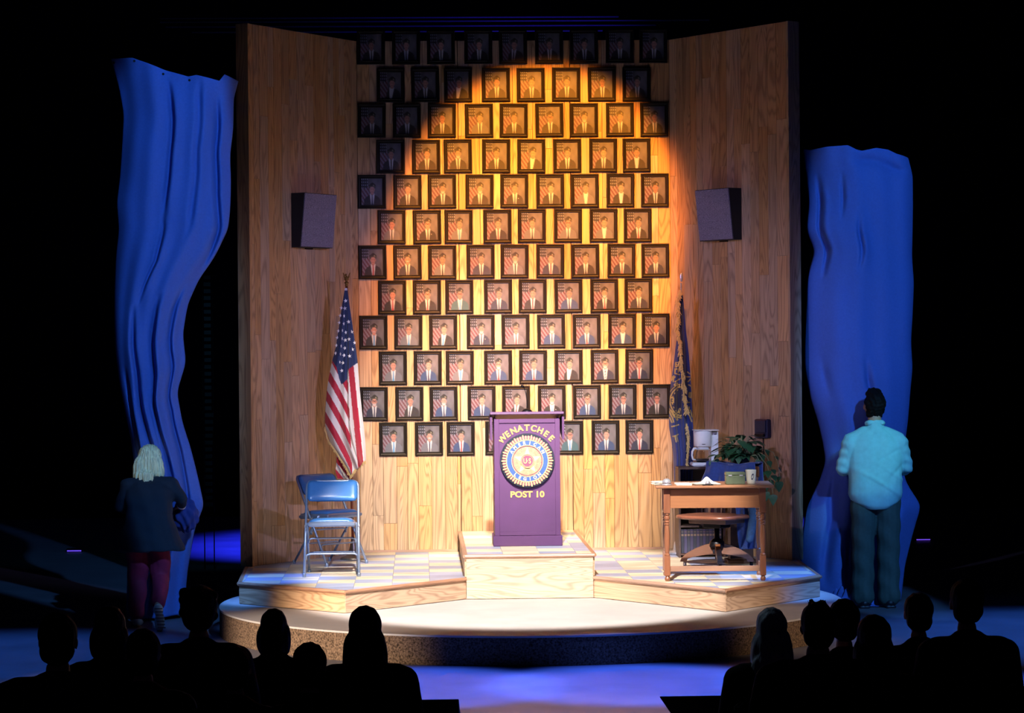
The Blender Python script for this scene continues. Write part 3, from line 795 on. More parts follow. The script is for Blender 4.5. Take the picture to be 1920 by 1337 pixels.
# ================================================================== FLAGS
def sstep(a, b, x): return np.clip((x-a)/(b-a), 0, 1)
def strokes_mask(X, Y, segs, wd):
    m = np.zeros_like(X)
    for x0, y0, x1, y1 in segs:
        dx, dy = x1-x0, y1-y0; L2 = dx*dx+dy*dy+1e-9
        t = np.clip(((X-x0)*dx+(Y-y0)*dy)/L2, 0, 1); d = np.hypot(X-x0-t*dx, Y-y0-t*dy)
        m = np.maximum(m, np.clip((wd-d)/.35+.5, 0, 1))
    return m
def drape(Lp, Rp, Y0, fold, nx, nz, smooth=True):
    """cloth hanging between a left and a right edge (photo px), at distance Y0; fold(u,v) gives forward offset"""
    yl = np.array([p[1] for p in Lp]); xl = np.array([p[0] for p in Lp]); yr = np.array([p[1] for p in Rp]); xr = np.array([p[0] for p in Rp])
    tl = np.linspace(0, 1, len(Lp)); tr = np.linspace(0, 1, len(Rp)); v = np.linspace(0, 1, nz)
    def sm(t, a):
        b = np.interp(v, t, a); k = max(3, nz//(len(a)*2)); pad = np.concatenate([np.full(k, b[0])*1.0, b, np.full(k, b[-1])])
        ker = np.hanning(2*k+1); ker /= ker.sum(); c = np.convolve(pad, ker, 'valid'); e = np.minimum(1, np.minimum(v, 1-v)*12)
        return c*e+b*(1-e)
    LX_, LY_, RX_, RY_ = sm(tl, xl), sm(tl, yl), sm(tr, xr), sm(tr, yr)
    u = np.linspace(0, 1, nx)
    PX = LX_[:, None]*(1-u)+RX_[:, None]*u; PY = LY_[:, None]*(1-u)+RY_[:, None]*u
    U2, V2 = np.meshgrid(u, v)
    F = fold(U2, V2)
    ax = np.array([R_, U_])
    d = R_[None, None]*((PX-PW/2)/FPX)[..., None]-U_[None, None]*((PY-PH/2)/FPX)[..., None]+_f
    k = (Y0-CP[1])/d[..., 1]
    P = CP+d*k[..., None]
    P[..., 1] += F
    return P, PX, PY
# --- national flag
fx0 = V(650, 510, -.75)
us = thing('national_flag', 'stars and stripes flag hanging from a pole behind the blue chairs', 'flag', (V(655, 1040, -.75)[0], -.75, ZP))
bx = us.location.copy()
def toloc(P): return P-np.array(bx)
ptop = V(650, 536, -.75); pbot = Vector((bx.x+.03, -.75, ZP))
MB().tube([(0.035, 0, .06), (ptop[0]-bx.x, 0, ptop[2]-ZP)], .0125, 12).build('pole', mat('mahogany_pole', '#6a2a18', .35), us, True)
MB().lathe([(.115, 0), (.118, .012), (.105, .022), (.07, .035), (.045, .06), (.034, .10), (.022, .16), (.018, .2)], 24, (0.035, 0, 0)).build('base', mat('brushed_base', '#8c8478', .35, metal=.7), us, True)
mb = MB(); q = ptop-np.array(bx)
mb.lathe([(.006, -.01), (.018, .0), (.012, .012), (.020, .022), (.022, .030), (.012, .038)], 14, q)
mb.ell((q[0], q[1], q[2]+.062), (.016, .013, .028)); mb.ell((q[0]-.006, q[1]-.006, q[2]+.098), (.010, .010, .012))
for s in (-1, 1):
    for k in range(3):
        a = Vector((q[0]+s*.010, q[1], q[2]+.06)); b = Vector((q[0]+s*(.030-.005*k), q[1]+.004, q[2]+.085-.03*k+.03))
        mb.cap(a, b, .008, .004, 8)
mb.build('eagle_finial', M_BRASS, us, True)
Lp = [(647, 540), (641, 575), (636, 610), (630, 650), (622, 680), (614, 720), (610, 765), (609, 800), (622, 838), (645, 872), (656, 892)]
Rp = [(651, 540), (656, 575), (661, 610), (667, 650), (671, 682), (674, 725), (678, 765), (682, 800), (685, 830), (686, 856), (686, 863)]
def ufold(u, v):
    a = np.minimum(1, v*1.3)
    return -.03+a*(-.055*np.cos((u-.58)*PI*1.3)+.030*np.cos(u*2*PI*2.1+v*1.5)+.045*np.exp(-((u-.60)/.045)**2))
P, PX, PY = drape(Lp, Rp, -.79, ufold, 90, 420)
X3, Y3 = (PX-600)*3.34, (PY-500)*3.34
WHT, RED, NVY = np.array(lin('#d9d6de')), np.array(lin('#ab1236')), np.array(lin('#142b5e'))
C = np.zeros(PX.shape+(3,)); C[:] = WHT
foldx = 172+sstep(600, 1250, Y3)*30
leftm = X3 < foldx
q1 = Y3-600-(X3-72)*np.interp(X3, [30, 185, 260], [1.7, 2.0, 2.6])*.95
q1 = q1+np.where(X3 < 72, 0, 0)
b1 = np.floor(q1/74)
C[(b1 % 2 == 1) & leftm] = RED
q2 = X3-foldx-(Y3-620)*.055
m2 = (((q2 > 3) & (q2 < 38)) | (q2 > 68)) & ~leftm
C[m2] = RED
# canton
cb = np.interp(X3, [60, 78, 105, 120, 135, 172, 176, 232, 300], [590, 590, 630, 700, 738, 705, 645, 605, 600])
C[Y3 < cb] = NVY
C[Y3 < 150] = WHT
fringe = None
link('cloth', grid_mesh('cloth', toloc(P), M_FLAG, C, .002), us)
def cloth_pt(P, PX, PY, x, y):
    i = np.argmin((PX-x)**2+(PY-y)**2); i, j = divmod(i, PX.shape[1]); return P[i, j]
STARS = [(162, 215, 1), (132, 258, 1), (157, 262, 1), (127, 306, 1), (152, 308, .5), (120, 352, 1), (150, 357, .5), (180, 345, 1), (117, 402, 1), (162, 412, .7), (199, 410, 1), (142, 400, .4), (110, 446, 1), (140, 452, .4), (160, 462, 1), (183, 455, .8), (217, 475, .8), (105, 494, 1), (157, 510, 1), (133, 498, .35), (204, 518, 1), (100, 542, 1), (130, 548, .4), (152, 556, 1), (187, 560, 1), (125, 598, .35), (145, 603, 1), (138, 653, .95)]
mb = MB()
for x, y, k in STARS:
    c = toloc(cloth_pt(P, PX, PY, 600+x/3.34, 500+y/3.34)); vs = [(c[0], c[1]-.006, c[2])]
    for i in range(10):
        a = PI/2+i*PI/5+.15; rr = .020 if i % 2 == 0 else .008
        vs.append((c[0]+rr*math.cos(a)*k, c[1]-.0045, c[2]+rr*math.sin(a)))
    mb.add(vs, [(0, i+1, (i+1) % 10+1) for i in range(10)])
mb.build('stars', mat('white_stitching', '#e6e6f0', .6), us)
# gold fringe along the two lower hems
def fringe_strip(pts, Y, w_, name, parent, org):
    vs = []; fs = []; rngl = random.Random(3)
    P_ = []
    for i in range(len(pts)-1):
        (x0, y0), (x1, y1) = pts[i], pts[i+1]; n = max(2, int(math.hypot(x1-x0, y1-y0)/1.2))
        for k in range(n): P_.append((x0+(x1-x0)*k/n, y0+(y1-y0)*k/n))
    for i, (x, y) in enumerate(P_):
        p = V(x, y, Y+rngl.uniform(-.01, .01))-np.array(org); l = w_*rngl.uniform(.7, 1.15)
        d = Vector((w_*.25*rngl.uniform(-1, 1), -.004, -l)); b = len(vs)
        p = Vector(p); e = .0035
        vs += [p+Vector((-e, 0, 0)), p+Vector((e, 0, 0)), p+Vector((e, .004, 0)), p+Vector((-e, .004, 0)), p+d+Vector((-e, 0, 0)), p+d+Vector((e, 0, 0)), p+d+Vector((e, .004, 0)), p+d+Vector((-e, .004, 0))]
        fs += [(b, b+1, b+5, b+4), (b+1, b+2, b+6, b+5), (b+2, b+3, b+7, b+6), (b+3, b, b+4, b+7), (b+4, b+5, b+6, b+7), (b+3, b+2, b+1, b)]
    return MB().add(vs, fs).build(name, mat('gold_fringe', '#c2a873', .8), parent)
fringe_strip([(609, 800), (614, 822), (630, 846), (648, 874), (657, 892)], -.83, .028, 'fringe', us, bx)
fringe_strip([(657, 892), (670, 874), (686, 863)], -.83, .032, 'fringe', us, bx)
# the back fold peeping out at the bottom
Lq = [(632, 850), (631, 868), (629, 885), (633, 897)]; Rq = [(655, 850), (656, 870), (656, 888), (655, 900)]
P2, PX2, PY2 = drape(Lq, Rq, -.70, lambda u, v: -.02*np.cos(u*6), 24, 40)
C2 = np.zeros(PX2.shape+(3,)); C2[:] = WHT; C2[((PX2-PY2*.8) % 21) < 10] = RED
link('rear_fold', grid_mesh('rear_fold', toloc(P2), M_FLAG, C2, .002), us)

# --- legion flag
lp = V(1278, 512, -.6)
lf = thing('legion_flag', 'dark blue flag with gold emblem and fringe on a silver-tipped pole by the cabinet', 'flag', (1.44, -.62, ZP))
org2 = np.array(lf.location)
top2 = V(1277, 552, -.62)-org2
MB().tube([(0, 0, .08), tuple(top2)], .0125, 12).build('pole', mat('mahogany_pole', '#6a2a18', .35), lf, True)
MB().lathe([(.09, 0), (.092, .02), (.085, .028), (.045, .036), (.040, .08), (.032, .11), (.02, .13), (.017, .2)], 24).build('base', mat('pale_metal_base', '#a9aab0', .35, metal=.6), lf, True)
q = top2
mb = MB(); mb.lathe([(.006, -.02), (.015, 0), (.008, .01), (.006, .10), (.010, .105)], 12, q)
mb.ell((q[0]+.004, q[1], q[2]+.155), (.016, .007, .042), M=None); mb.build('spear_finial', M_CHROME, lf, True)
Lp = [(1275, 553), (1273, 590), (1270, 625), (1266, 655), (1262, 690), (1257, 725), (1255, 765), (1254, 800), (1259, 828), (1262, 850), (1263, 880), (1264, 910)]
Rp = [(1280, 553), (1283, 590), (1286, 625), (1290, 655), (1293, 690), (1295, 725), (1297, 765), (1299, 800), (1300, 828), (1300, 850), (1299, 880), (1298, 910)]
def lfold(u, v):
    a = np.minimum(1, v*1.6)
    return -.02+a*(-.035*np.cos((u-.3)*PI*1.5)+.030*np.cos(u*2*PI*2.4+v*.8)+.04*np.exp(-((u-.52-.03*np.sin(v*7))/.05)**2))
P, PX, PY = drape(Lp, Rp, -.66, lfold, 110, 460)
X3, Y3 = (PX-1240)*3.34, (PY-500)*3.34
LB, GD, DK = np.array(lin('#1a2c74')), np.array(lin('#b59a5a')), np.array(lin('#151a44'))
C = np.zeros(PX.shape+(3,)); C[:] = LB
rr = np.hypot((X3-118), (Y3-845)*.82)
dk = ((rr < 92) & (X3 < 128))[..., None]; C = np.where(dk, DK, C)
segs = [(88, 600, 100, 600), (88, 600, 86, 628), (86, 612, 98, 614), (86, 628, 112, 618), (84, 640, 120, 640), (84, 640, 82, 668), (100, 640, 104, 660), (82, 668, 112, 676),
        (68, 690, 62, 712), (76, 684, 72, 720), (60, 715, 82, 690), (62, 820, 72, 822), (72, 822, 72, 850), (72, 850, 64, 850),
        (50, 905, 60, 935), (58, 898, 70, 930), (66, 905, 76, 940), (74, 930, 110, 905), (52, 945, 62, 975), (64, 940, 72, 972), (82, 720, 110, 705), (62, 1000, 106, 990), (70, 1062, 104, 1050), (80, 1060, 88, 1095), (90, 1056, 100, 1092),
        (165, 660, 178, 672), (160, 690, 176, 690), (168, 720, 186, 700), (172, 740, 188, 750), (176, 790, 186, 790), (176, 790, 174, 815), (174, 815, 184, 820), (184, 820, 186, 792), (165, 850, 178, 850), (175, 880, 170, 920), (176, 930, 190, 970), (182, 900, 192, 940)]
m = strokes_mask(X3, Y3, segs, 3.7)
for R_a, ww in ((66, 3.0), (78, 1.6)):
    r2 = np.hypot((X3-120), (Y3-842)*.74); m = np.maximum(m, ((np.abs(r2-R_a) < ww) & (X3 < 126)).astype(float))
th = np.arctan2(Y3-842, X3-120); m = np.maximum(m, ((np.abs(r2-55) < 2.5) & (np.sin(th*16) > .4) & (X3 < 124)).astype(float))
for (cx, cy, rot) in ((104, 745, .6), (88, 735, -.5), (92, 950, .9), (106, 935, .2), (112, 900, -1.2)):
    dx, dy = X3-cx, Y3-cy; a = dx*math.cos(rot)+dy*math.sin(rot); b = -dx*math.sin(rot)+dy*math.cos(rot)
    e = (a/16)**2+(b/8)**2; m = np.maximum(m, ((e < 1.0) & (e > .15)).astype(float))
C = C*(1-m[..., None])+GD*m[..., None]
link('cloth', grid_mesh('cloth', P-org2, M_FLAG, C, .002), lf)
def rope_fringe(pts, Y, name, parent, org, w0=.012):
    mb = MB(); rl = random.Random(5)
    for i in range(len(pts)-1):
        (x0, y0), (x1, y1) = pts[i], pts[i+1]; n = max(2, int(math.hypot(x1-x0, y1-y0)/1.6))
        for k in range(n):
            p = Vector(V(x0+(x1-x0)*k/n, y0+(y1-y0)*k/n, Y)-np.array(org)); 
            for _ in range(3):
                p2 = p+Vector((rl.uniform(-.5, .5)*w0, rl.uniform(-.4, .4)*w0, rl.uniform(-.4, .4)*w0))
                d = Vector((rl.uniform(-1, 1)*w0*.7, rl.uniform(-1, 0)*w0*.4, -w0*rl.uniform(.8, 1.8)))
                mb.tube([p2, p2+d*.5+Vector((rl.uniform(-.2, .2)*w0, 0, 0)), p2+d], [w0*.16, w0*.15, w0*.08], 5)
    return mb.build(name, mat('gold_fringe', '#c2a873', .8), parent)
rope_fringe([(1276, 545), (1270, 562), (1273, 590), (1269, 615), (1276, 645), (1276, 675), (1280, 700), (1284, 740), (1288, 775)], -.745, 'fringe', lf, org2, .027)
rope_fringe([(1287, 795), (1290, 815), (1291, 835), (1288, 860), (1289, 878)], -.745, 'fringe', lf, org2, .019)

# ================================================================== DESK
DX, DY = 1.494, -2.995
desk = thing('writing_desk', 'brown wooden desk with turned legs on right side of tiled platform', 'desk', (DX, DY, ZP), D(-4))
DT = .775
MB().box(-.478, .478, -.33, .33, DT-.022, DT, .006).build('desktop', wood('desktop_wood', '#a3704f', '#6b4029', 'X', .3, fine=40, cath=2, tint=.04, contrast=.3), desk)
LXs, LYs = .386, .25
MB().box(-.36, .36, -LYs-.012, -LYs+.01, DT-.185, DT-.03, .002).build('front_apron', M_DESK, desk)
MB().box(-.36, .36, LYs-.01, LYs+.012, DT-.185, DT-.03, .002).build('rear_apron', M_DESK, desk)
for s in (-1, 1): MB().box(s*.386-.01, s*.386+.01, -.225, .225, DT-.185, DT-.03, .002).build('side_apron', M_DESK, desk)
LEG = None
for sx2 in (-1, 1):
    for sy in (-1, 1):
        mb = MB()
        mb.box(-.026, .026, -.026, .026, DT-.225, DT-.024, .002)
        mb.lathe([(.012, .548), (.022, .546), (.024, .538), (.016, .532), (.021, .525), (.024, .512), (.023, .500), (.016, .492), (.022, .486), (.024, .478), (.016, .472), (.022, .465), (.023, .458), (.017, .452), (.019, .44), (.022, .40), (.0235, .34), (.021, .28), (.017, .24), (.015, .225), (.022, .218), (.023, .208), (.018, .203)][::-1], 18)
        mb.box(-.024, .024, -.024, .024, .045, .205, .002)
        mb.lathe([(.008, 0), (.016, .001), (.021, .012), (.022, .022), (.016, .034), (.014, .038), (.019, .042), (.018, .047)], 18)
        o = mb.build('leg', M_DESKLEG, desk, False, loc=(sx2*LXs, sy*LYs, 0)) if LEG is None else link('leg', LEG, desk, (sx2*LXs, sy*LYs, 0))
        if LEG is None: LEG = o.data
MB().box(-.36, .36, -LYs-.011, -LYs+.011, .078, .122, .002).build('front_stretcher', M_DESK, desk)
for s in (-1, 1): MB().box(s*LXs-.011, s*LXs+.011, -.225, .225, .085, .125, .002).build('side_stretcher', M_DESK, desk)
DZ = ZP+DT+.0006
def dpt(px, py_off, y): return V(px, 905, y)[0]
# things on the desk
b = thing('service_bell', 'small silver service bell at the left end of the desk', 'bell', (V(1250, 905, -3.2)[0], -3.2, DZ))
MB().lathe([(.042, 0), (.043, .006), (.036, .012), (.030, .016)], 24).build('base', M_CHROME, b, True)
MB().lathe([(.036, .018), (.037, .024), (.034, .036), (.025, .047), (.012, .053), (.004, .055)], 24).build('dome', M_CHROME, b, True)
MB().lathe([(.003, .055), (.003, .066), (.006, .068), (.006, .072), (.002, .074)], 12).build('button', M_BRASS, b, True)
es = thing('letter_stack', 'small untidy stack of white envelopes beside the silver bell', 'paper', (V(1236, 905, -3.12)[0], -3.1, DZ))
for k in range(7):
    M = Matrix.Translation((random.uniform(-.006, .012), random.uniform(-.01, .01), .0035*k+.003)) @ Matrix.Rotation(D(random.uniform(-14, 14)), 4, 'Z') @ Matrix.Rotation(D(random.uniform(-2, 3)), 4, 'Y')
    MB().box(-.055, .035, -.08, .08, 0, .0015, 0, M).build('envelope', M_PAPER, es)
pd = thing('note_pad', 'flat cream note pad lying between the bell and the clipboard', 'paper', (V(1281, 905, -3.18)[0], -3.17, DZ))
MB().box(-.062, .062, -.10, .10, 0, .010, .001).build('pages', M_PAPER, pd); MB().box(-.062, .062, .092, .101, .0102, .0125).build('binding', M_PAPER, pd)
cb_ = thing('clipboard', 'clipboard with curling white papers in the middle of the desk', 'clipboard', (V(1322, 905, -3.14)[0], -3.14, DZ), D(6))
MB().box(-.12, .11, -.14, .15, 0, .004, .001).build('board', mat('hardboard', '#6b5240', .6), cb_)
xx, yy = np.meshgrid(np.linspace(-1, 1, 20), np.linspace(-1, 1, 20))
for k in range(3):
    Pp = np.stack([xx*.10+.004*k, yy*.13+.01, .006+.002*k+.030*np.exp(-((xx-.55+.1*k)/.35)**2)*(.5+.5*yy)*(1+.25*k)+.002*xx*yy], -1)
    link('paper_sheet', grid_mesh('paper_sheet', Pp, M_PAPER, None, -.0006), cb_)
MB().box(-.03, .03, -.135, -.118, .008, .013).tube([(-.02, -.125, .016), (0, -.13, .024), (.02, -.125, .016)], .003).build('clip', M_CHROME, cb_)
st = thing('desk_stamp', 'small dark metal stamp with round knob lying on the clipboard papers', 'stamp', (V(1327, 905, -3.3)[0], -3.303, DZ))
MB().box(-.045, .045, -.014, .014, .001, .009, .002).build('foot', M_DARKMETAL, st)
MB().lathe([(.012, .009), (.020, .014), (.020, .026), (.013, .036), (.004, .038)], 18).build('knob', M_CHROME, st, True)
bxm = thing('card_box', 'grey green metal card box standing near the white mug', 'box', (V(1378, 905, -3.15)[0], -3.15, DZ))
M_GREEN = mat('grey_green_enamel', '#55604a', .45, metal=.2)
MB().box(-.077, .077, -.05, .05, 0, .072, .004).build('body', M_GREEN, bxm)
MB().box(-.079, .079, -.052, .052, .0725, .099, .005).build('lid', M_GREEN, bxm)
for s in (-1, 1): MB().box(s*.045-.014, s*.045+.014, -.0545, -.0522, .068, .078).build('hinge', M_CHROME, bxm)
mg = thing('coffee_mug', 'cream white mug with dark oval mark at the right end of the desk', 'mug', (V(1408, 905, -3.17)[0], -3.17, DZ))
MB().lathe([(.001, 0), (.028, 0), (.034, .004), (.037, .03), (.041, .07), (.044, .112), (.0445, .116), (.041, .116), (.038, .08), (.034, .03), (.030, .008), (.001, .007)], 32, caps=False).build('cup', M_CREAM, mg, True)
MB().tube([Vector((.034+.030*math.sin(a), .006, .062+.032*math.cos(a))) for a in [D(15+15*i) for i in range(11)]], .0055, 10).build('handle', M_CREAM, mg, True, rot=(0, 0, D(70)))
mb = MB()
for i in range(24):
    a0, a1 = 2*PI*i/24, 2*PI*(i+1)/24
    def mp_(a, k): 
        x = .010*k*math.cos(a)+.004*math.sin(a)+.008; z = .062+.026*k*math.sin(a); r = .0375+(z-.03)*.09+.0012; return (r*math.sin(x/r), -r*math.cos(x/r), z)
    mb.add([mp_(a0, .6), mp_(a1, .6), mp_(a1, 1), mp_(a0, 1)], [(0, 1, 2, 3)])
mb.build('oval_mark', mat('mug_print', '#3c3f5a', .4), mg)

# ================================================================== CABINET, COFFEE MAKER
CX0, CX1, CYF, CYB = V(1272, 900, -.97)[0], 1.835, -.97, -.60
CT = V(1300, 876, -.97)[2]
cabn = thing('bookcase', 'dark open bookcase against the right wall behind the desk', 'bookcase', ((CX0+CX1)/2, CYF, ZP))
cw, ch, cd = (CX1-CX0)/2, CT-ZP, CYB-CYF
MB().box(-cw, cw, 0, cd, ch-.02, ch, .002).build('top_board', M_CAB, cabn)
for s in (-1, 1): MB().box(*sorted((s*cw, s*(cw-.018))), 0, cd, 0, ch-.0205, .001).build('side_board', M_CAB, cabn)
MB().box(-cw+.018, cw-.018, cd-.008, cd, 0.02, ch-.021).build('back_board', M_CAB, cabn)
for z in (.02, .27, .53): MB().box(-cw+.0185, cw-.0185, .004, cd-.009, z, z+.016, .001).build('shelf', M_CAB, cabn)
MB().box(-.006, .008, .006, cd-.01, .286, .53).build('divider', M_CAB, cabn)
BC = [mat('book_cover_%s' % n, c, .6) for n, c in (('violet', '#3a3550'), ('slate', '#2d2f3c'), ('brown', '#4a3428'), ('tan', '#7a6754'), ('maroon', '#4a2028'))]
bn = ['violet', 'slate', 'brown', 'tan', 'maroon']
def book(x0, th, h, z, ci, label, grp, band=True):
    o = thing('book', label, 'book', (cabn.location.x+x0+th/2, CYF+.03, z), 0, grp)
    MB().box(-th/2, th/2, 0, .20, 0, h, .0015).build('cover', BC[ci], o)
    MB().box(-th/2+.002, th/2-.002, .004, .198, .0045, h+.0005).build('pages', M_PAPER, o)
    if band: MB().box(-th/2+.003, th/2-.003, -.0012, -.0002, h*.72, h*.8).box(-th/2+.003, th/2-.003, -.0012, -.0002, h*.88, h*.9).build('spine_band', BC[3], o)
x = -cw+.022; k = 0
ordn = ['leftmost', 'second', 'third', 'fourth', 'fifth', 'sixth', 'seventh', 'eighth', 'ninth', 'tenth', 'eleventh', 'twelfth', 'thirteenth']
while x < cw-.045:
    th = .027
    book(x, th, .215, ZP+.0365, 0 if k % 2 else 1, 'tall dark bound volume with pale spine band, %s on lowest shelf' % ordn[k], 'bound volumes on the lowest bookcase shelf'); x += th+.0012; k += 1
x = .012; k = 0
while x < cw-.05:
    th = random.uniform(.018, .032); hh = random.uniform(.17, .21)
    ci = (2, 3, 0, 4, 3, 2, 1)[k % 7]
    book(x, th, hh, ZP+.2865, ci, '%s book, %s on the middle bookcase shelf' % (bn[ci], ordn[k]), 'mixed books on the middle bookcase shelf', False); x += th+.0015; k += 1
pp = thing('paper_stack', 'stack of brown papers inside the top shelf of the bookcase', 'paper', (cabn.location.x-.02, CYF+.05, ZP+.5465))
for k in range(6):
    MB().box(-.15, .12, -.02, .20, .004*k, .004*k+.0035, 0, Matrix.Rotation(D(random.uniform(-5, 5)), 4, 'Z')).build('sheet', mat('brown_paper', '#a58a6a', .8), pp)
# coffee maker
cmx = V(1327, 870, -.80)[0]
cm = thing('coffee_maker', 'white drip coffee maker with glass carafe on top of the bookcase', 'coffee maker', (cmx, -.79, CT+.0005))
MB().box(-.155, .085, -.13, .10, 0, .036, .012).build('base', M_WHITE, cm)
MB().box(.028, .098, -.02, .10, .036, .315, .008).build('tower', M_WHITE, cm)
MB().lathe([(.072, .178), (.078, .184), (.081, .24), (.084, .312), (.083, .318), (.075, .321)], 32, (-.045, -.02, 0)).build('filter_basket', M_WHITE, cm, True)
MB().box(-.13, .098, -.105, .10, .3215, .33, .004).build('lid', M_WHITE, cm)
MB().box(-.06, -.03, -.1035, -.101, .198, .203).build('nameplate', M_DARKMETAL, cm)
MB().box(.06, .085, -.0215, -.0195, .285, .292).build('indicator', M_DARKMETAL, cm)
MB().lathe([(.062, .038), (.062, .041)], 28, (-.045, -.03, 0)).build('hot_plate', M_DARKMETAL, cm)
pot = MB().lathe([(.001, .0425), (.055, .0425), (.064, .052), (.066, .075), (.062, .12), (.052, .15), (.050, .158), (.0475, .158), (.0495, .149), (.0595, .12), (.0635, .075), (.061, .054), (.054, .045), (.001, .045)], 32, (-.045, -.03, 0), caps=False).build('carafe', M_GLASS, cm, True)
MB().lathe([(.001, .0455), (.053, .0455), (.060, .054), (.0625, .068), (.001, .068)], 28, (-.045, -.03, 0), caps=False).build('coffee', M_COFFEE, pot, True)
MB().lathe([(.053, .156), (.054, .172), (.03, .176), (.001, .177)], 28, (-.045, -.03, 0)).lathe([(.0665, .150), (.054, .158), (.054, .150)], 28, (-.045, -.03, 0), caps=False).build('carafe_lid', M_WHITE, pot, True)
MB().tube([(-.095, -.03, .165), (-.128, -.045, .160), (-.143, -.05, .135), (-.148, -.052, .10), (-.140, -.05, .065), (-.115, -.045, .058)], [.010, .011, .010, .009, .009, .008], 10).build('carafe_handle', M_WHITE, pot, True)

# ================================================================== SWIVEL CHAIR + JACKET
sx0, sy0 = 1.645, -1.93
ch_ = thing('swivel_chair', 'brown wooden swivel office chair on curved legs with casters behind the desk', 'chair', (sx0, sy0, ZP))
n = 26; vs = []
sa = D(-40)
mb = MB()
def seat_pt(a, z, k=1):
    r = .30*k/(abs(math.cos(a))**3.2+abs(math.sin(a))**3.2)**(1/3.2); x, y = r*math.cos(a), r*math.sin(a)*.85
    return (x*math.cos(sa)-y*math.sin(sa), x*math.sin(sa)+y*math.cos(sa), z)
rings = [(0.01, .425), (.9, .425), (.99, .432), (1, .442), (.985, .456), (.9, .460), (.6, .450), (.3, .452), (.01, .458)]
for k, z in rings:
    for j in range(28): vs.append(seat_pt(2*PI*j/28, z, k))
fs = [(i*28+j, i*28+(j+1) % 28, (i+1)*28+(j+1) % 28, (i+1)*28+j) for i in range(len(rings)-1) for j in range(28)]
MB().add(vs, fs).build('seat', wood('seat_wood', '#84503a', '#54301f', 'X', .3, fine=36, cath=2, tint=.04, contrast=.3), ch_, True, loc=(-.03, 0, -.012))
MB().box(-.19, .19, -.15, .15, .375, .412, .004).build('seat_frame', M_CHAIRWOOD, ch_, rot=(0, 0, sa))
MB().box(-.09, .09, -.08, .08, .335, .3745, .006).tube([(-.09, -.02, .345), (-.155, -.03, .34)], .006).lathe([(.016, -.01), (.016, .01)], 10, (-.15, -.03, .342)).build('tilt_mechanism', M_DARKMETAL, ch_, rot=(0, 0, sa))
MB().lathe([(.028, .18), (.03, .24), (.022, .25), (.022, .335)], 16).build('pedestal', M_DARKMETAL, ch_, True)
MB().lathe([(.055, .15), (.068, .18), (.062, .215), (.036, .24), (.01, .245)], 20).build('hub', M_DARKMETAL, ch_, True)
prof = [(.035, .205), (.10, .19), (.19, .155), (.26, .115), (.305, .075), (.318, .045), (.262, .043), (.250, .07), (.20, .085), (.12, .10), (.035, .115)]
for a in (-8, 82, 172, 262):
    if a == 262: a = 268
    M = Matrix.Rotation(D(a), 4, 'Z') @ Matrix(((1, 0, 0, 0), (0, 0, -1, 0), (0, 1, 0, 0), (0, 0, 0, 1)))
    lg = MB().prism(prof, -.021, .021, M).build('leg', M_CHAIRWOOD, ch_, merge=True)
    c = Vector((math.cos(D(a)), math.sin(D(a)), 0))*.285
    mc = MB(); mc.tube([c+Vector((0, 0, .022)), c+Vector((0, 0, .05))], .006)
    Mr = Matrix.Translation(c+Vector((.008, 0, .021))) @ Matrix.Rotation(PI/2, 4, 'Y')
    v0 = []
    for rr, zz in ((.006, -.014), (.018, -.012), (.0205, 0), (.018, .012), (.006, .014)):
        for j in range(14): v0.append(Mr @ Vector((rr*math.cos(2*PI*j/14), rr*math.sin(2*PI*j/14), zz)))
    mc.add(v0, [(i*14+j, i*14+(j+1) % 14, (i+1)*14+(j+1) % 14, (i+1)*14+j) for i in range(4) for j in range(14)])
    mc.build('caster', M_CHROME if a == 172 else M_DARKMETAL, lg, True)
# back: posts, spindles, rail (leaning away from the camera, turned with the seat)
bk = Matrix.Rotation(sa, 4, 'Z')
for s in (-1, -.45, 0, .45, 1):
    p0 = bk @ Vector((s*.22, .22, .44)); p1 = bk @ Vector((s*.235, .29, .80))
    MB().tube([p0, (p0+p1)/2+Vector((0, .012, 0)), p1], [.013, .016, .011] if abs(s) == 1 else [.008, .011, .008], 10).build('back_post' if abs(s) == 1 else 'spindle', M_CHAIRWOOD, ch_, True)
MB().box(-.25, .25, .275, .30, .76, .855, .006, bk).build('top_rail', M_CHAIRWOOD, ch_)
# jacket: draped over the top rail
jk = thing('blue_jacket', 'dark blue jacket draped over the back of the swivel chair', 'jacket', (sx0, sy0, ZP))
NJ = 60; u, v = np.meshgrid(np.linspace(0, 1, NJ), np.linspace(0, 1, 70))
top = .88
Pj = np.zeros(u.shape+(3,))
xw = -.245+u*.50
front_len = np.interp(u, [0, .3, .55, .68, 1], [.16, .20, .30, .74, .72])
hang = v
s_ = (v-.22)/.78
zz = np.where(v < .22, top-.02-(.22-v)*.9, top-front_len*np.maximum(s_, 0))
zz = np.where((v > .16) & (v < .28), np.maximum(zz, top-.004), zz)
yy = np.where(v < .22, .36, .225)+np.interp(v, [0, .18, .26, 1], [.0, -.02, -.015, -.05])*1.0
wv = .018*np.sin(u*19+v*4)*np.clip((v-.2)*3, .2, 1)+.012*np.sin(u*41-v*3)*np.clip(v-.3, 0, 1)
Pj[..., 0] = xw+np.clip(v-.3, 0, 1)*(.05*(u-.3))+.06*np.clip(v-.25, 0, 1)*u; Pj[..., 1] = yy+wv-.02*np.clip(v-.3, 0, 1); Pj[..., 2] = zz-.05*u*0-.06*(1-u)*0+.012*np.sin(u*7+1)*(v < .5)
ca, sa2 = math.cos(sa), math.sin(sa)
Pr = Pj.copy(); Pr[..., 0] = Pj[..., 0]*ca-Pj[..., 1]*sa2; Pr[..., 1] = Pj[..., 0]*sa2+Pj[..., 1]*ca
M_JACKET = mat('navy_jacket_cloth', '#1c3a7c', .85, noise=.15, scale=50, bump=.4, sheen=.3)
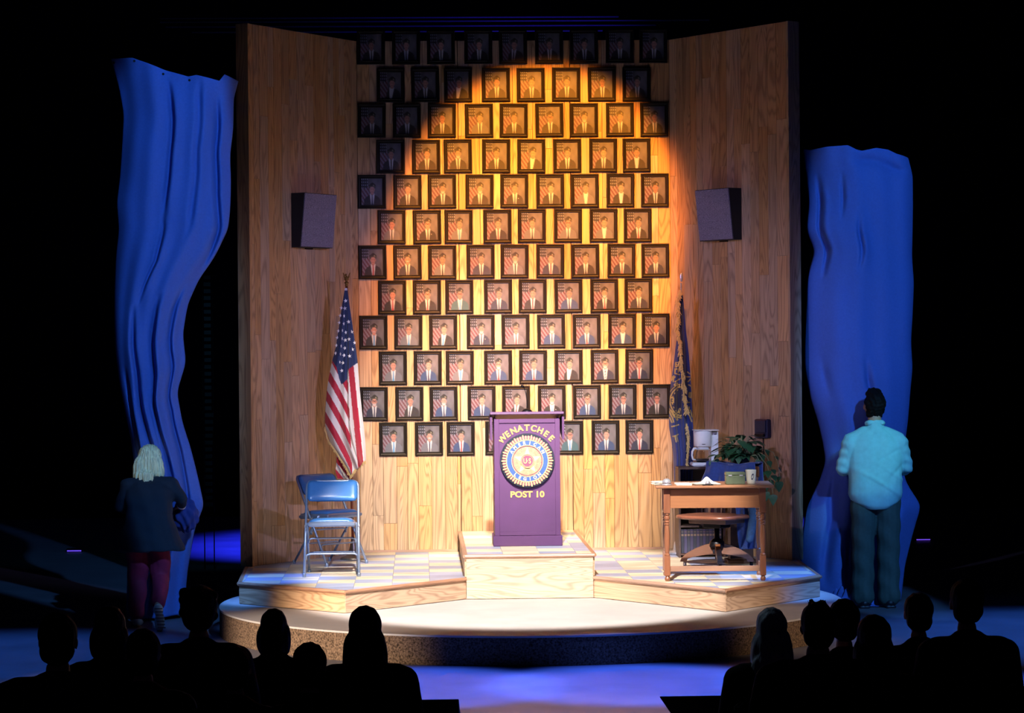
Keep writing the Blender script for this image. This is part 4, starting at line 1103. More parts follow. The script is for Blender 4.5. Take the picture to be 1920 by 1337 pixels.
link('body', grid_mesh('body', Pr, M_JACKET, None, .006), jk)
mb = MB(); mb.cap(bk @ Vector((.22, .18, .80)), bk @ Vector((.285, .14, .42)), .05, .042); mb.cap(bk @ Vector((.285, .14, .42)), bk @ Vector((.27, .10, .24)), .042, .036)
mb.blob('sleeve', mat('denim_blue', '#2a4a6c', .85, noise=.2, scale=40, bump=.4), jk, .01, 4)

# ================================================================== PLANT
pl_ = thing('potted_pothos', 'leafy green pothos plant trailing vines, beside the coffee maker', 'plant', (2.0, -1.12, CT+.001-.12))
psx, psy = 1.90, -1.52
std = thing('plant_stand', 'dark square pedestal holding the pothos plant behind the desk', 'stand', (psx, psy, ZP))
SH = .80
MB().box(-.12, .12, -.12, .12, SH-.025, SH, .004).build('top', M_CAB, std)
MB().box(-.10, .10, -.10, .10, .03, SH-.0255, .003).build('column', M_CAB, std)
MB().box(-.13, .13, -.13, .13, 0, .0295, .004).build('foot', M_CAB, std)
pl_.location = (psx, psy, ZP+SH+.0008)
MB().lathe([(.001, 0), (.068, 0), (.078, .04), (.088, .11), (.094, .115), (.094, .13), (.084, .13), (.08, .118), (.001, .116)], 26, caps=False).build('pot', mat('dark_pot', '#2a2430', .5), pl_, True)
MB().lathe([(.001, .118), (.079, .1185)], 20).build('soil', mat('soil', '#1c140e', .95), pl_)
def leaf_mesh():
    out = []; n = 8
    for i in range(n+1):
        t = i/n; wd = .5*math.sin(PI*t**.62)*(1-t*.25) if 0 < t < 1 else 0
        out.append((t, wd))
    vs = []; fs = []
    for t, wd in out:
        vs += [(-wd*.85, t-.12*abs(wd), .10*wd-.22*t*t), (0, t, -.22*t*t), (wd*.85, t-.12*abs(wd), .10*wd-.22*t*t)]
    for i in range(n): fs += [(3*i, 3*i+1, 3*i+4, 3*i+3), (3*i+1, 3*i+2, 3*i+5, 3*i+4)]
    return me_from('leaf', vs, fs, M_LEAF, True)
LEAFM = leaf_mesh()
rl = random.Random(11)
stems = MB(); k = 0
def put_leaf(p, yaw, pitch, size):
    o = link('leaf', LEAFM, pl_, p, (pitch, 0, yaw)); o.scale = (size, size, size)
for i in range(120):
    a = rl.uniform(0, 2*PI); el = rl.uniform(.1, 1.2); r = rl.uniform(.08, .21)
    p = Vector((math.cos(a)*r*math.cos(el)*1.05, math.sin(a)*r*math.cos(el)*.75-.02, .12+r*math.sin(el)*1.05))
    q = Vector((math.cos(a)*.04, math.sin(a)*.04, .118))
    stems.tube([q, q.lerp(p, .5)+Vector((0, 0, .04)), p], .0018, 5)
    put_leaf(p, a-PI/2+rl.uniform(-.6, .6), rl.uniform(-.9, .3), rl.uniform(.075, .12))
vines = [[(.08, -.03, .13), (.17, -.06, .16), (.23, -.08, .12), (.27, -.08, .03), (.29, -.08, -.02), (.26, -.09, -.07), (.22, -.09, -.08)],
         [(.08, .0, .13), (.20, -.03, .20), (.29, -.04, .16), (.33, -.05, .06), (.34, -.06, -.03), (.335, -.06, -.09)],
         [(.05, -.07, .13), (.13, -.14, .14), (.17, -.17, .04), (.19, -.17, -.08), (.20, -.17, -.17)],
         [(.05, -.07, .13), (.15, -.12, .15), (.22, -.15, .05), (.25, -.15, -.08), (.27, -.15, -.20)],
         [(-.06, -.05, .13), (-.15, -.09, .16), (-.21, -.11, .12), (-.25, -.12, .10)]]
for vn in vines:
    pts = []
    for i in range(len(vn)-1):
        for t in (0, .33, .66): pts.append(Vector(vn[i]).lerp(Vector(vn[i+1]), t))
    pts.append(Vector(vn[-1])); stems.tube(pts, .0028, 6)
    for i in range(4, len(pts), 3): put_leaf(pts[i], rl.uniform(-2.4, -.4) if rl.random() < .5 else rl.uniform(2.4, 4), rl.uniform(-1.2, -.5), rl.uniform(.05, .085))
    put_leaf(pts[-1], PI+rl.uniform(-.4, .4), -1.35, .10)
stems.build('stems', M_VINE, pl_, True)

# ================================================================== WALL SPEAKERS, WALL BOX
def wall_speaker(s, a0, a1, zt, zb, label):
    rz = ang if s > 0 else -ang
    c = wing_pt(s, (a0+a1)/2, zb, .004)
    t = thing('wall_speaker', label, 'speaker', c, rz)
    hw_, h = (a1-a0)/2, zt-zb
    P_ = [(-hw_, 0, 0), (hw_, 0, 0), (hw_, -.095, 0), (-hw_, -.095, 0), (-hw_, 0, h), (hw_, 0, h), (hw_, -.145, h), (-hw_, -.145, h)]
    MB().add(P_, [(0, 1, 2, 3), (7, 6, 5, 4), (0, 4, 5, 1), (1, 5, 6, 2), (2, 6, 7, 3), (3, 7, 4, 0)]).build('cabinet', mat('speaker_cabinet', '#14131a', .7), t, merge=True)
    e = .006
    Q = [(-hw_+e, -.096, e), (hw_-e, -.096, e), (hw_-e, -.1455, h-e), (-hw_+e, -.1455, h-e)]
    Q2 = [(x, y-.008, z) for x, y, z in Q]
    MB().add(Q+Q2, [(0, 1, 5, 4), (1, 2, 6, 5), (2, 3, 7, 6), (3, 0, 4, 7), (4, 5, 6, 7), (3, 2, 1, 0)]).build('grille', M_SPEAKER, t, merge=True)
    MB().box(-.05, .05, -.02, -.0005, -.012, -.001).build('bracket', M_DARKMETAL, t)
wall_speaker(-1, .545, 1.035, 3.70, 3.215, 'grey cloth fronted wedge speaker high on the left planked wall')
wall_speaker(1, .54, 1.01, 3.72, 3.255, 'grey cloth fronted wedge speaker high on the right planked wall')
c = wing_pt(1, 1.30, 1.47, .0035)
wb = thing('wall_telephone', 'small dark blue wall telephone box above the plant on the right wall', 'telephone', c, ang)
M_PH = mat('dark_blue_enamel', '#1c2440', .35)
MB().box(-.085, .085, -.05, 0, 0, .17, .008).build('housing', M_PH, wb)
MB().box(-.07, .07, -.062, -.0505, .05, .16, .005).build('door', M_PH, wb)
MB().box(-.06, .06, -.075, -.0505, .012, .040, .005).build('coin_lip', M_DARKMETAL, wb)
MB().tube([(0, -.02, 0), (0.005, -.022, -.05), (0, -.018, -.16), (.004, -.016, -.40), (0, -.016, -.75)], .005, 8).build('cord', M_DARKMETAL, wb, True)

# ================================================================== HANGING SHEETS
def crease(u, v, pts, wd, dep):
    pv = [p[1] for p in pts]; pu = [p[0] for p in pts]
    c = np.interp(v, pv, pu); a = sstep(pv[0], pv[0]+.06, v)*(1-sstep(pv[-1]-.06, pv[-1], v))
    d = (u-c)/wd
    return a*dep*.62*(np.exp(-d*d)-.4*np.exp(-((d-1.9)/1.8)**2))
def lfoldS(u, v):
    f = -.20*np.sin(PI*np.clip(u, 0, 1))**.7
    f += .018*np.sin(u*2*PI*2.1+1+2.2*v)+.008*np.sin(u*2*PI*5.1+v*6)+.008*np.sin(v*21+u*5)+.006*np.sin(v*37-u*9)+.006*np.sin(v*12+u*14)
    f += crease(u, v, [(.46, .02), (.47, .14), (.43, .30)], .022, .10)
    f += crease(u, v, [(.42, .28), (.44, .38), (.34, .46)], .02, .08)
    f += crease(u, v, [(.86, .04), (.88, .24), (.93, .34), (.95, .40)], .025, .12)
    f += crease(u, v, [(.72, .0), (.70, .20), (.66, .34)], .03, .07)
    f += crease(u, v, [(.60, .44), (.55, .56), (.60, .70), (.66, .85), (.62, 1.0)], .035, .12)
    f += crease(u, v, [(.28, .45), (.30, .60), (.40, .72), (.50, .85), (.40, 1.0)], .035, .10)
    f += crease(u, v, [(.86, .42), (.80, .55), (.84, .66), (.78, .9)], .035, .11)
    f += crease(u, v, [(.12, .55), (.15, .7), (.22, .86), (.2, 1.0)], .03, .07)
    return f
sl = thing('hanging_sheet', 'long blue-lit cloth sheet dropping left of the set above the blonde woman', 'sheet', (-2.97, -1.85, 0), 0, 'sheets hanging either side of the set')
Lp = [(208, 110), (222, 165), (231, 215), (228, 270), (224, 330), (218, 380), (222, 430), (216, 480), (214, 540), (214, 600), (216, 660), (224, 720), (236, 780), (246, 830), (251, 870), (252, 930), (248, 990), (240, 1050), (238, 1105), (236, 1160)]
Rp = [(447, 152), (438, 185), (437, 240), (431, 290), (433, 340), (432, 390), (428, 430), (404, 480), (372, 525), (352, 570), (343, 625), (349, 680), (332, 735), (342, 790), (358, 840), (374, 905), (383, 948), (366, 990), (352, 1070), (345, 1150)]
P, PX, PY = drape(Lp, Rp, -1.78, lfoldS, 150, 420)
# ragged top hem
topu = np.linspace(0, 1, 150); hem = np.interp(topu, [0, .18, .45, .62, .68, .86, .90, 1], [0, 6, -7, -11, -6, -8, 6, 0])*.0047
P[..., 2] += hem[None, :]*np.clip(1-np.linspace(0, 1, 420)[:, None]*14, 0, 1)
P[..., 2] = np.maximum(P[..., 2], .012)
o = link('cloth', grid_mesh('cloth', P-np.array(sl.location), M_SHEET, None, .004), sl)
mb = MB()
for x, y in ((213, 115), (256, 119), (310, 134), (359, 141)):
    p = cloth_pt(P, PX, PY, x, y+4)-np.array(sl.location); M = Matrix.Translation((p[0], p[1]-.004, p[2])) @ Matrix.Rotation(PI/2, 4, 'X')
    mb.prism([(.011*math.cos(a*PI/5), .011*math.sin(a*PI/5)) for a in range(10)], 0, .003, M)
mb.build('eyelets', M_DARKMETAL, sl)
def rfoldS(u, v):
    f = -.24*np.sin(PI*np.clip(u, 0, 1))**.6
    f += .016*np.sin(u*2*PI*1.7+.6+1.5*v)+.007*np.sin(u*2*PI*4.3-v*5)+.010*np.sin(v*17+u*4)+.008*np.sin(v*33-u*8)
    f += crease(u, v, [(.09, .05), (.11, .2), (.13, .30)], .02, .10)
    f += crease(u, v, [(.30, .05), (.29, .16)], .018, .06)
    f += crease(u, v, [(.45, .14), (.45, .22), (.43, .28)], .022, .08)
    f += crease(u, v, [(.52, .44), (.55, .50), (.60, .56)], .03, .08)
    f += crease(u, v, [(.15, .44), (.17, .54)], .03, .05)
    f += crease(u, v, [(.28, .68), (.40, .8), (.45, .99)], .05, .14)
    f += crease(u, v, [(.62, .66), (.70, .8), (.72, .99)], .05, .12)
    f += crease(u, v, [(.10, .72), (.22, .85), (.2, .99)], .04, .10)
    f += .035*np.exp(-((v-.035-.01*np.sin(u*9))/.012)**2)*sstep(.35, .5, u)*(1-sstep(.85, .95, u))
    return f
sr = thing('hanging_sheet', 'blue-lit cloth sheet bunching down to the floor behind the man', 'sheet', (3.0, -1.2, 0), 0, 'sheets hanging either side of the set')
Lp = [(1507, 280), (1513, 330), (1517, 380), (1511, 430), (1528, 470), (1513, 520), (1511, 580), (1509, 640), (1509, 690), (1518, 740), (1534, 790), (1543, 830), (1548, 865), (1536, 905), (1513, 950), (1505, 1000), (1501, 1050), (1502, 1105)]
Rp = [(1702, 288), (1711, 330), (1712, 380), (1711, 430), (1710, 480), (1714, 530), (1711, 580), (1707, 640), (1711, 690), (1706, 740), (1702, 790), (1697, 830), (1690, 865), (1698, 905), (1727, 948), (1712, 1000), (1697, 1060), (1690, 1125)]
P, PX, PY = drape(Lp, Rp, -1.12, rfoldS, 150, 360)
topu = np.linspace(0, 1, 150); hem = np.interp(topu, [0, .05, .2, .38, .46, .52, .66, .78, .86, 1], [0, -2, 4, 7, 0, -2, 5, 3, -4, -9])*.0047
P[..., 2] += hem[None, :]*np.clip(1-np.linspace(0, 1, 360)[:, None]*14, 0, 1)
P[..., 2] = np.maximum(P[..., 2], .012)
link('cloth', grid_mesh('cloth', P-np.array(sr.location), M_SHEET, None, .004), sr)
# heap of the cloth on the floor at its foot
uu, vv = np.meshgrid(np.linspace(-1, 1, 60), np.linspace(-1, 1, 40))
hz = .10*np.clip(1-(uu**2+vv**2), 0, 1)**.6*(1+.45*np.sin(uu*13+vv*5)+.3*np.sin(vv*15-uu*6))+.012
ph = G(1545, 1100, 0)
Ph = np.stack([uu*.26+ph[0]-3.0-.03, vv*.20-1.42+1.2, hz], -1)
link('floor_heap', grid_mesh('floor_heap', Ph, M_SHEET, None, -.004), sr)
Ph = np.stack([uu*.10, vv*.07, hz*.8], -1)

# ================================================================== PEOPLE
def hand(mb, c, d, side, s=1.0, curl=.5, up=(0, 0, 1)):
    """palm, four unequal bent fingers and a thumb leaving the side of the palm; d points to the fingertips"""
    c, d = Vector(c), Vector(d).normalized(); n = Vector(up).normalized(); sd = d.cross(n).normalized()*side; n = sd.cross(d).normalized()*side
    M = Matrix((sd, d, n)).transposed()
    mb.ell(c+d*.045*s, (.040*s, .052*s, .016*s), M=M)
    for k, L in enumerate((.072, .080, .074, .058)):
        b = c+d*.078*s+sd*((1.5-k)*.020)*s
        m1 = b+(d*math.cos(curl*.5)-n*math.sin(curl*.5))*L*.5*s; e = m1+(d*math.cos(curl*1.6)-n*math.sin(curl*1.6))*L*.5*s
        mb.cap(b-d*.02*s, m1, .0095*s, .0085*s, 8); mb.cap(m1, e, .0085*s, .007*s, 8)
    b = c+d*.03*s+sd*.034*s; m1 = b+(d*.6+sd*.7-n*.2).normalized()*.034*s; e = m1+(d*.9+sd*.15-n*.35).normalized()*.03*s
    mb.cap(b-sd*.012*s, m1, .012*s, .010*s, 8); mb.cap(m1, e, .010*s, .008*s, 8)
def head(mb, c, fwd, s=1.0, tilt=0):
    """skull, jaw, nose, brow, lips, ears, looking along fwd"""
    c = Vector(c); f = Vector(fwd).normalized(); u = Vector((0, 0, 1)); sd = f.cross(u).normalized(); u = sd.cross(f).normalized()
    M = Matrix((sd, f, u)).transposed()
    def P(x, y, z): return c+M @ Vector((x*s, y*s, z*s))
    mb.ell(P(0, -.012, .025), (.075*s, .095*s, .092*s), M=M)
    mb.ell(P(0, .028, -.045), (.058*s, .062*s, .068*s), M=M)
    mb.ell(P(0, .066, -.088), (.026*s, .022*s, .020*s), M=M)
    mb.cap(P(0, .086, .012), P(0, .105, -.022), .010*s, .014*s, 8)
    for q in (-1, 1):
        mb.ell(P(q*.078, -.008, -.005), (.010*s, .020*s, .032*s), M=M)
        mb.ell(P(q*.032, .078, .028), (.020*s, .010*s, .008*s), M=M)
        mb.ell(P(q*.034, .062, -.018), (.020*s, .02*s, .018*s), M=M)
    mb.ell(P(0, .088, -.048), (.024*s, .008*s, .007*s), M=M); mb.ell(P(0, .085, -.060), (.020*s, .009*s, .007*s), M=M)
    return P, M
def eyes(parent, P, M, s):
    mb = MB(); mi = MB()
    for q in (-1, 1): mb.ell(P(q*.031, .081, .012), (.012*s, .009*s, .009*s), M=M); mi.ell(P(q*.031, .0885, .012), (.005*s, .003*s, .005*s), M=M)
    e = mb.build('eyes', mat('eye_white', '#cfcfcf', .3), parent, True); mi.build('irises', mat('iris', '#2a1c14', .2), e, True)
# ---- man
mc_ = G(1643, 1139, 0)
man = thing('person', 'man seen from behind in pale blue shirt and grey trousers, looking up at sheet', 'person', (mc_[0], mc_[1], 0))
mb = MB()
fw = Vector((-.12, .80, .58))
Ph_, Mh = head(mb, (-.005, .035, 1.765), fw, 1.06)
mb.cap((0, -.01, 1.56), (0, .015, 1.69), .062, .058)
mb.cap((-.15, 0, 1.46), (.15, 0, 1.46), .07, .07); mb.ell((0, .02, 1.28), (.19, .13, .28)); mb.ell((0, .01, 1.0), (.19, .14, .16))
for s in (-1, 1):
    mb.cap((s*.10, 0, .95), (s*.105, .01, .52), .095, .062); mb.cap((s*.105, .01, .52), (s*.10, -.01, .10), .058, .042)
    mb.cap((s*.10, -.02, .06), (s*.11, .12, .045), .042, .038)
    sh = Vector((s*.205, 0, 1.45)); el = Vector((s*.275, .03, 1.215)); wr = Vector((s*.20, .27, 1.24))
    mb.cap(sh, el, .062, .05); mb.cap(el, wr, .047, .032); hand(mb, wr, Vector((-s*.55, .75, .12)), -s, 1.05, .9)
body = mb.blob('body', M_SKIN, man, .008, 4)
eyes(man, Ph_, Mh, 1.06)
mb = MB()
mb.loft([(0, 0, .915, .13, .13), (0, 0, .935, .205, .155), (0, 0, 1.0, .235, .168), (0, .005, 1.12, .232, .165), (0, .01, 1.28, .238, .155), (0, .01, 1.40, .235, .135), (0, .005, 1.47, .21, .115), (0, 0, 1.525, .15, .095), (0, 0, 1.56, .09, .08)])
for s in (-1, 1): mb.cap((s*.09, 0, 1.525), (s*.205, 0, 1.455), .062, .075)
mb.cap((0, .0, 1.53), (0, 0.004, 1.592), .10, .076); 
for s in (-1, 1):
    sh = Vector((s*.212, 0, 1.44)); el = Vector((s*.275, .03, 1.225)); mb.cap(sh, el, .082, .064); mb.cap(el, Vector((s*.262, .10, 1.205)), .062, .056)
def shirt_disp(co):
    x, y, z = co[:, 0], co[:, 1], co[:, 2]
    w1 = np.sin(z*31+x*13+2.2*np.sin(x*7+z*5)); co[:, 2] -= .055*np.cos(np.clip(x/.23, -1, 1)*PI/2)*np.clip((1.0-z)/.08, 0, 1); w2 = np.sin(z*27-x*21+2*np.sin(z*9))
    return .009*np.maximum(w1, 0)**3*np.exp(-((z-1.08)/.16)**2)-.010*np.maximum(w2, 0)**4*np.exp(-((z-1.2)/.2)**2)*np.exp(-((x-.12)/.12)**2)+.004*np.sin(z*75+x*20)*(np.abs(x) > .25)+.002*np.sin(x*40+z*12)-.004*np.exp(-((x-.02*np.sin(z*9))/.012)**2)*np.exp(-((z-1.3)/.12)**2)
shirt = mb.blob('shirt', mat('pale_blue_shirt', '#8fc4c4', .8, noise=.06, scale=25, bump=.3), man, .009, 5, shirt_disp)
mb = MB()
for s in (-1, 1):
    el = Vector((s*.325, .03, 1.225)); mb.cap(Vector((s*.268, .075, 1.206)), Vector((s*.260, .105, 1.204)), .062, .060)
mb.blob('sleeve_cuffs', mat('pale_blue_shirt', '#9cc6d2'), shirt, .008, 2)
mb = MB(); mb.cap((-.055, -.035, 1.615), (.055, -.035, 1.615), .026, .026); mb.cap((-.07, -.01, 1.612), (-.06, .05, 1.60), .022, .02); mb.cap((.07, -.01, 1.612), (.06, .05, 1.60), .022, .02)
mb.blob('collar', mat('pale_blue_shirt', '#9cc6d2'), shirt, .007, 3)
mb = MB()
mb.ell((0, 0, .98), (.215, .145, .13))
for s in (-1, 1):
    mb.cap((s*.105, 0, .93), (s*.112, .0, .52), .118, .100); mb.cap((s*.112, 0, .52), (s*.115, -.005, .125), .098, .098)
    mb.cap((s*.115, -.005, .135), (s*.115, -.01, .105), .102, .102)
def tr_disp(co):
    x, y, z = co[:, 0], co[:, 1], co[:, 2]
    return .005*np.sin(z*30+x*25)+.005*np.sin(x*50+z*4)*np.clip(1-z, 0, 1)
mb.blob('trousers', mat('grey_trousers', '#3c4c46', .85, noise=.1, scale=40, bump=.3), man, .009, 5, tr_disp)
for s in (-1, 1):
    mb = MB(); mb.ell((s*.112, -.03, .045), (.052, .075, .043)); mb.ell((s*.12, .09, .035), (.05, .09, .034)); mb.box(s*.115-.05, s*.115+.05, -.10, .165, .001, .02, .01)
    mb.blob('shoe', mat('black_leather', '#15131a', .5), man, .007, 3)
mb = MB()
mb.ell(Ph_(0, -.028, .040), (.092, .108, .100), M=Mh); mb.ell(Ph_(0, -.062, -.020), (.080, .058, .075), M=Mh); mb.ell(Ph_(0, .035, .09), (.075, .07, .045), M=Mh)
def hair_disp(co): return .003*np.sin(co[:, 0]*150+co[:, 2]*60)+.003*np.sin(co[:, 2]*170-co[:, 1]*90)+.003*np.sin(co[:, 0]*260+co[:, 1]*200)
mb.blob('hair', M_HAIRDK, man, .008, 2, hair_disp)

# ---- woman
wc = G(278, 1175, 0)
wo = thing('person', 'woman seen from behind with blonde bob, dark blazer and burgundy trousers, stepping forward', 'person', (wc[0], wc[1], 0))
mb = MB()
Pw, Mw = head(mb, (.0, .26, 1.37), Vector((.05, .93, -.25)), .98)
mb.cap((0.01, .17, 1.20), (.0, .23, 1.31), .05, .046)
mb.cap((-.13, .15, 1.17), (.15, .15, 1.17), .06, .06); mb.ell((.01, .09, .96), (.14, .09, .19)); mb.ell((.01, 0, .74), (.17, .13, .13))
mb.cap((-.08, 0, .72), (-.085, .05, .40), .085, .055); mb.cap((-.085, .05, .40), (-.09, .0, .09), .052, .036); mb.cap((-.09, -.02, .05), (-.09, .1, .035), .035, .03)
mb.cap((.09, 0, .72), (.10, .03, .40), .085, .056); mb.cap((.10, .03, .40), (.115, -.30, .22), .052, .036); mb.cap((.115, -.31, .2), (.13, -.33, .09), .034, .028)
for s, el, wr in ((-1, (-.235, .12, 1.0), (-.21, .33, .96)), (1, (.265, .14, 1.05), (.265, .27, .985))):
    mb.cap((s*.17+.01, .15, 1.165), el, .052, .04); mb.cap(el, wr, .038, .026)
    hand(mb, wr, Vector((-s*.2, .8, -.35)), -s, .9, .9)
mb.blob('body', M_SKIN, wo, .008, 4)
eyes(wo, Pw, Mw, .98)
mb = MB()
mb.cap((-.15, .14, 1.17), (.17, .14, 1.17), .075, .075)
mb.loft([(.015, -.01, .635, .295, .205), (.015, -.01, .655, .292, .205), (.015, .0, .74, .255, .185), (.012, .02, .84, .215, .165), (.01, .05, .93, .19, .15), (.01, .085, 1.03, .195, .145), (.01, .12, 1.14, .20, .12), (.01, .14, 1.20, .15, .09)])
for s, el, wr in ((-1, (-.235, .12, 1.0), (-.215, .30, .965)), (1, (.265, .14, 1.05), (.265, .215, 1.01))):
    mb.cap((s*.18+.01, .14, 1.165), el, .068, .054); mb.cap(el, wr, .054, .045)
def bl_disp(co): return .004*np.sin(co[:, 0]*40+co[:, 2]*14)+.004*np.sin(co[:, 2]*45+co[:, 0]*10)
mb.blob('blazer', mat('dark_navy_blazer', '#0e1a26', .85, noise=.1, scale=30, bump=.3), wo, .009, 5, bl_disp)
mb = MB(); mb.cap((.262, .225, 1.002), (.265, .262, .988), .040, .036); mb.cap((-.213, .305, .965), (-.211, .33, .96), .036, .033)
mb.blob('shirt_cuffs', mat('white_cotton', '#cfd0da', .8), wo, .007, 2)
mb = MB()
mb.ell((.0, 0, .74), (.19, .145, .11)); mb.cap((-.085, 0, .72), (-.09, .05, .40), .105, .085); mb.cap((-.09, .05, .40), (-.095, 0, .12), .082, .07)
mb.cap((.09, 0, .72), (.105, .03, .41), .105, .082); mb.cap((.105, .03, .41), (.118, -.27, .235), .078, .064)
mb.blob('trousers', mat('burgundy_trousers', '#8c1036', .8, noise=.12, scale=30, bump=.3), wo, .009, 5, tr_disp)
M_SH = mat('white_sneaker', '#c4c4b4', .7)
mb = MB(); mb.ell((-.09, -.02, .04), (.042, .055, .038)); mb.ell((-.09, .08, .03), (.042, .08, .03)); mb.blob('shoe', M_SH, wo, .007, 3)
mb = MB(); mb.ell((.118, -.335, .175), (.042, .036, .05)); mb.ell((.130, -.352, .075), (.043, .028, .085)); mb.cap((.118, -.365, .19), (.135, -.378, .03), .030, .030)
mb.blob('raised_shoe', M_SH, wo, .007, 2)
mb = MB()
for k in range(7): mb.box(.095+.004*k, .160+.004*k, -.402-.001*k, -.392, .185-.026*k, .193-.026*k)
mb.build('sole_treads', mat('grey_rubber', '#6a6a66', .8), wo)
# blonde bob, strands as their own relief
M_BL = mat('blonde_hair', '#e6d8a4', .6, noise=.35, scale=10, bump=.5, stretch=(10, 10, .8), dist=.01)
mb = MB()
mb.ell(Pw(0, -.02, .035), (.095, .112, .10), M=Mw); mb.ell((.0, .195, 1.33), (.12, .075, .13)); mb.ell((-.04, .16, 1.25), (.095, .055, .10)); mb.ell((.07, .19, 1.28), (.055, .06, .09)); mb.ell((-.075, .17, 1.30), (.055, .06, .11))
for x0, y0, x1, z1 in ((-.09, .13, -.105, 1.16), (-.05, .11, -.07, 1.13), (-.02, .10, -.02, 1.12), (.02, .11, .03, 1.17), (.08, .15, .09, 1.20)): mb.cap((x0, y0, 1.26), (x1, y0-.005, z1), .030, .012)
def bh(co):
    ang_ = np.arctan2(co[:, 0], -(co[:, 1]-.25)); return .006*np.sin(ang_*30+co[:, 2]*6)+.003*np.sin(ang_*71)
mb.blob('hair', M_BL, wo, .006, 2, bh)
# gathered cloth in her hands
uu, vv = np.meshgrid(np.linspace(0, 2*PI, 60), np.linspace(0.02, PI-.02, 34))
rr = 1+.10*np.sin(uu*5+vv*4)+.08*np.sin(uu*9-vv*6)
gb = V(348, 962, wc[1]+.35)
Pg = np.stack([np.cos(uu)*np.sin(vv)*.085*rr*1.2+gb[0]-(-2.97), np.sin(uu)*np.sin(vv)*.10*rr+gb[1]-(-1.85), np.cos(vv)*.13*rr+gb[2]-.02], -1)
link('gathered_cloth', grid_mesh('gathered_cloth', Pg, mat('dark_blue_cloth', '#2b3270', .85, bump=.3), None, 0), sl)

# ================================================================== AUDIENCE
M_SEAT = mat('black_seat_fabric', '#0c0c10', .9, spec=.1)
CLO = {'black': mat('black_clothes', '#0b0b0e', .9, spec=.1), 'navy': mat('navy_clothes', '#14182c', .9, spec=.1), 'grey': mat('grey_clothes', '#24242a', .9, spec=.1), 'brown': mat('brown_clothes', '#2a2018', .9, spec=.1)}
HAIR = {'dark': mat('black_hair', '#0a0807', .7, noise=.4, bump=.5, scale=9, stretch=(8, 8, 1), dist=.01, spec=.1), 'grey': mat('silver_hair', '#9a9a9c', .6, noise=.3, bump=.5, scale=9, stretch=(8, 8, 1), dist=.01), 'brown': mat('brown_hair', '#1c120c', .7, noise=.4, bump=.5, scale=9, stretch=(8, 8, 1), dist=.01, spec=.1)}
def tier(Y): return -.58 if Y > -8.75 else (-.45 if Y > -9.95 else -.33)
def hair_disp2(co): return .0015*np.sin(co[:, 0]*160)+.0015*np.sin(co[:, 1]*140+co[:, 2]*20)
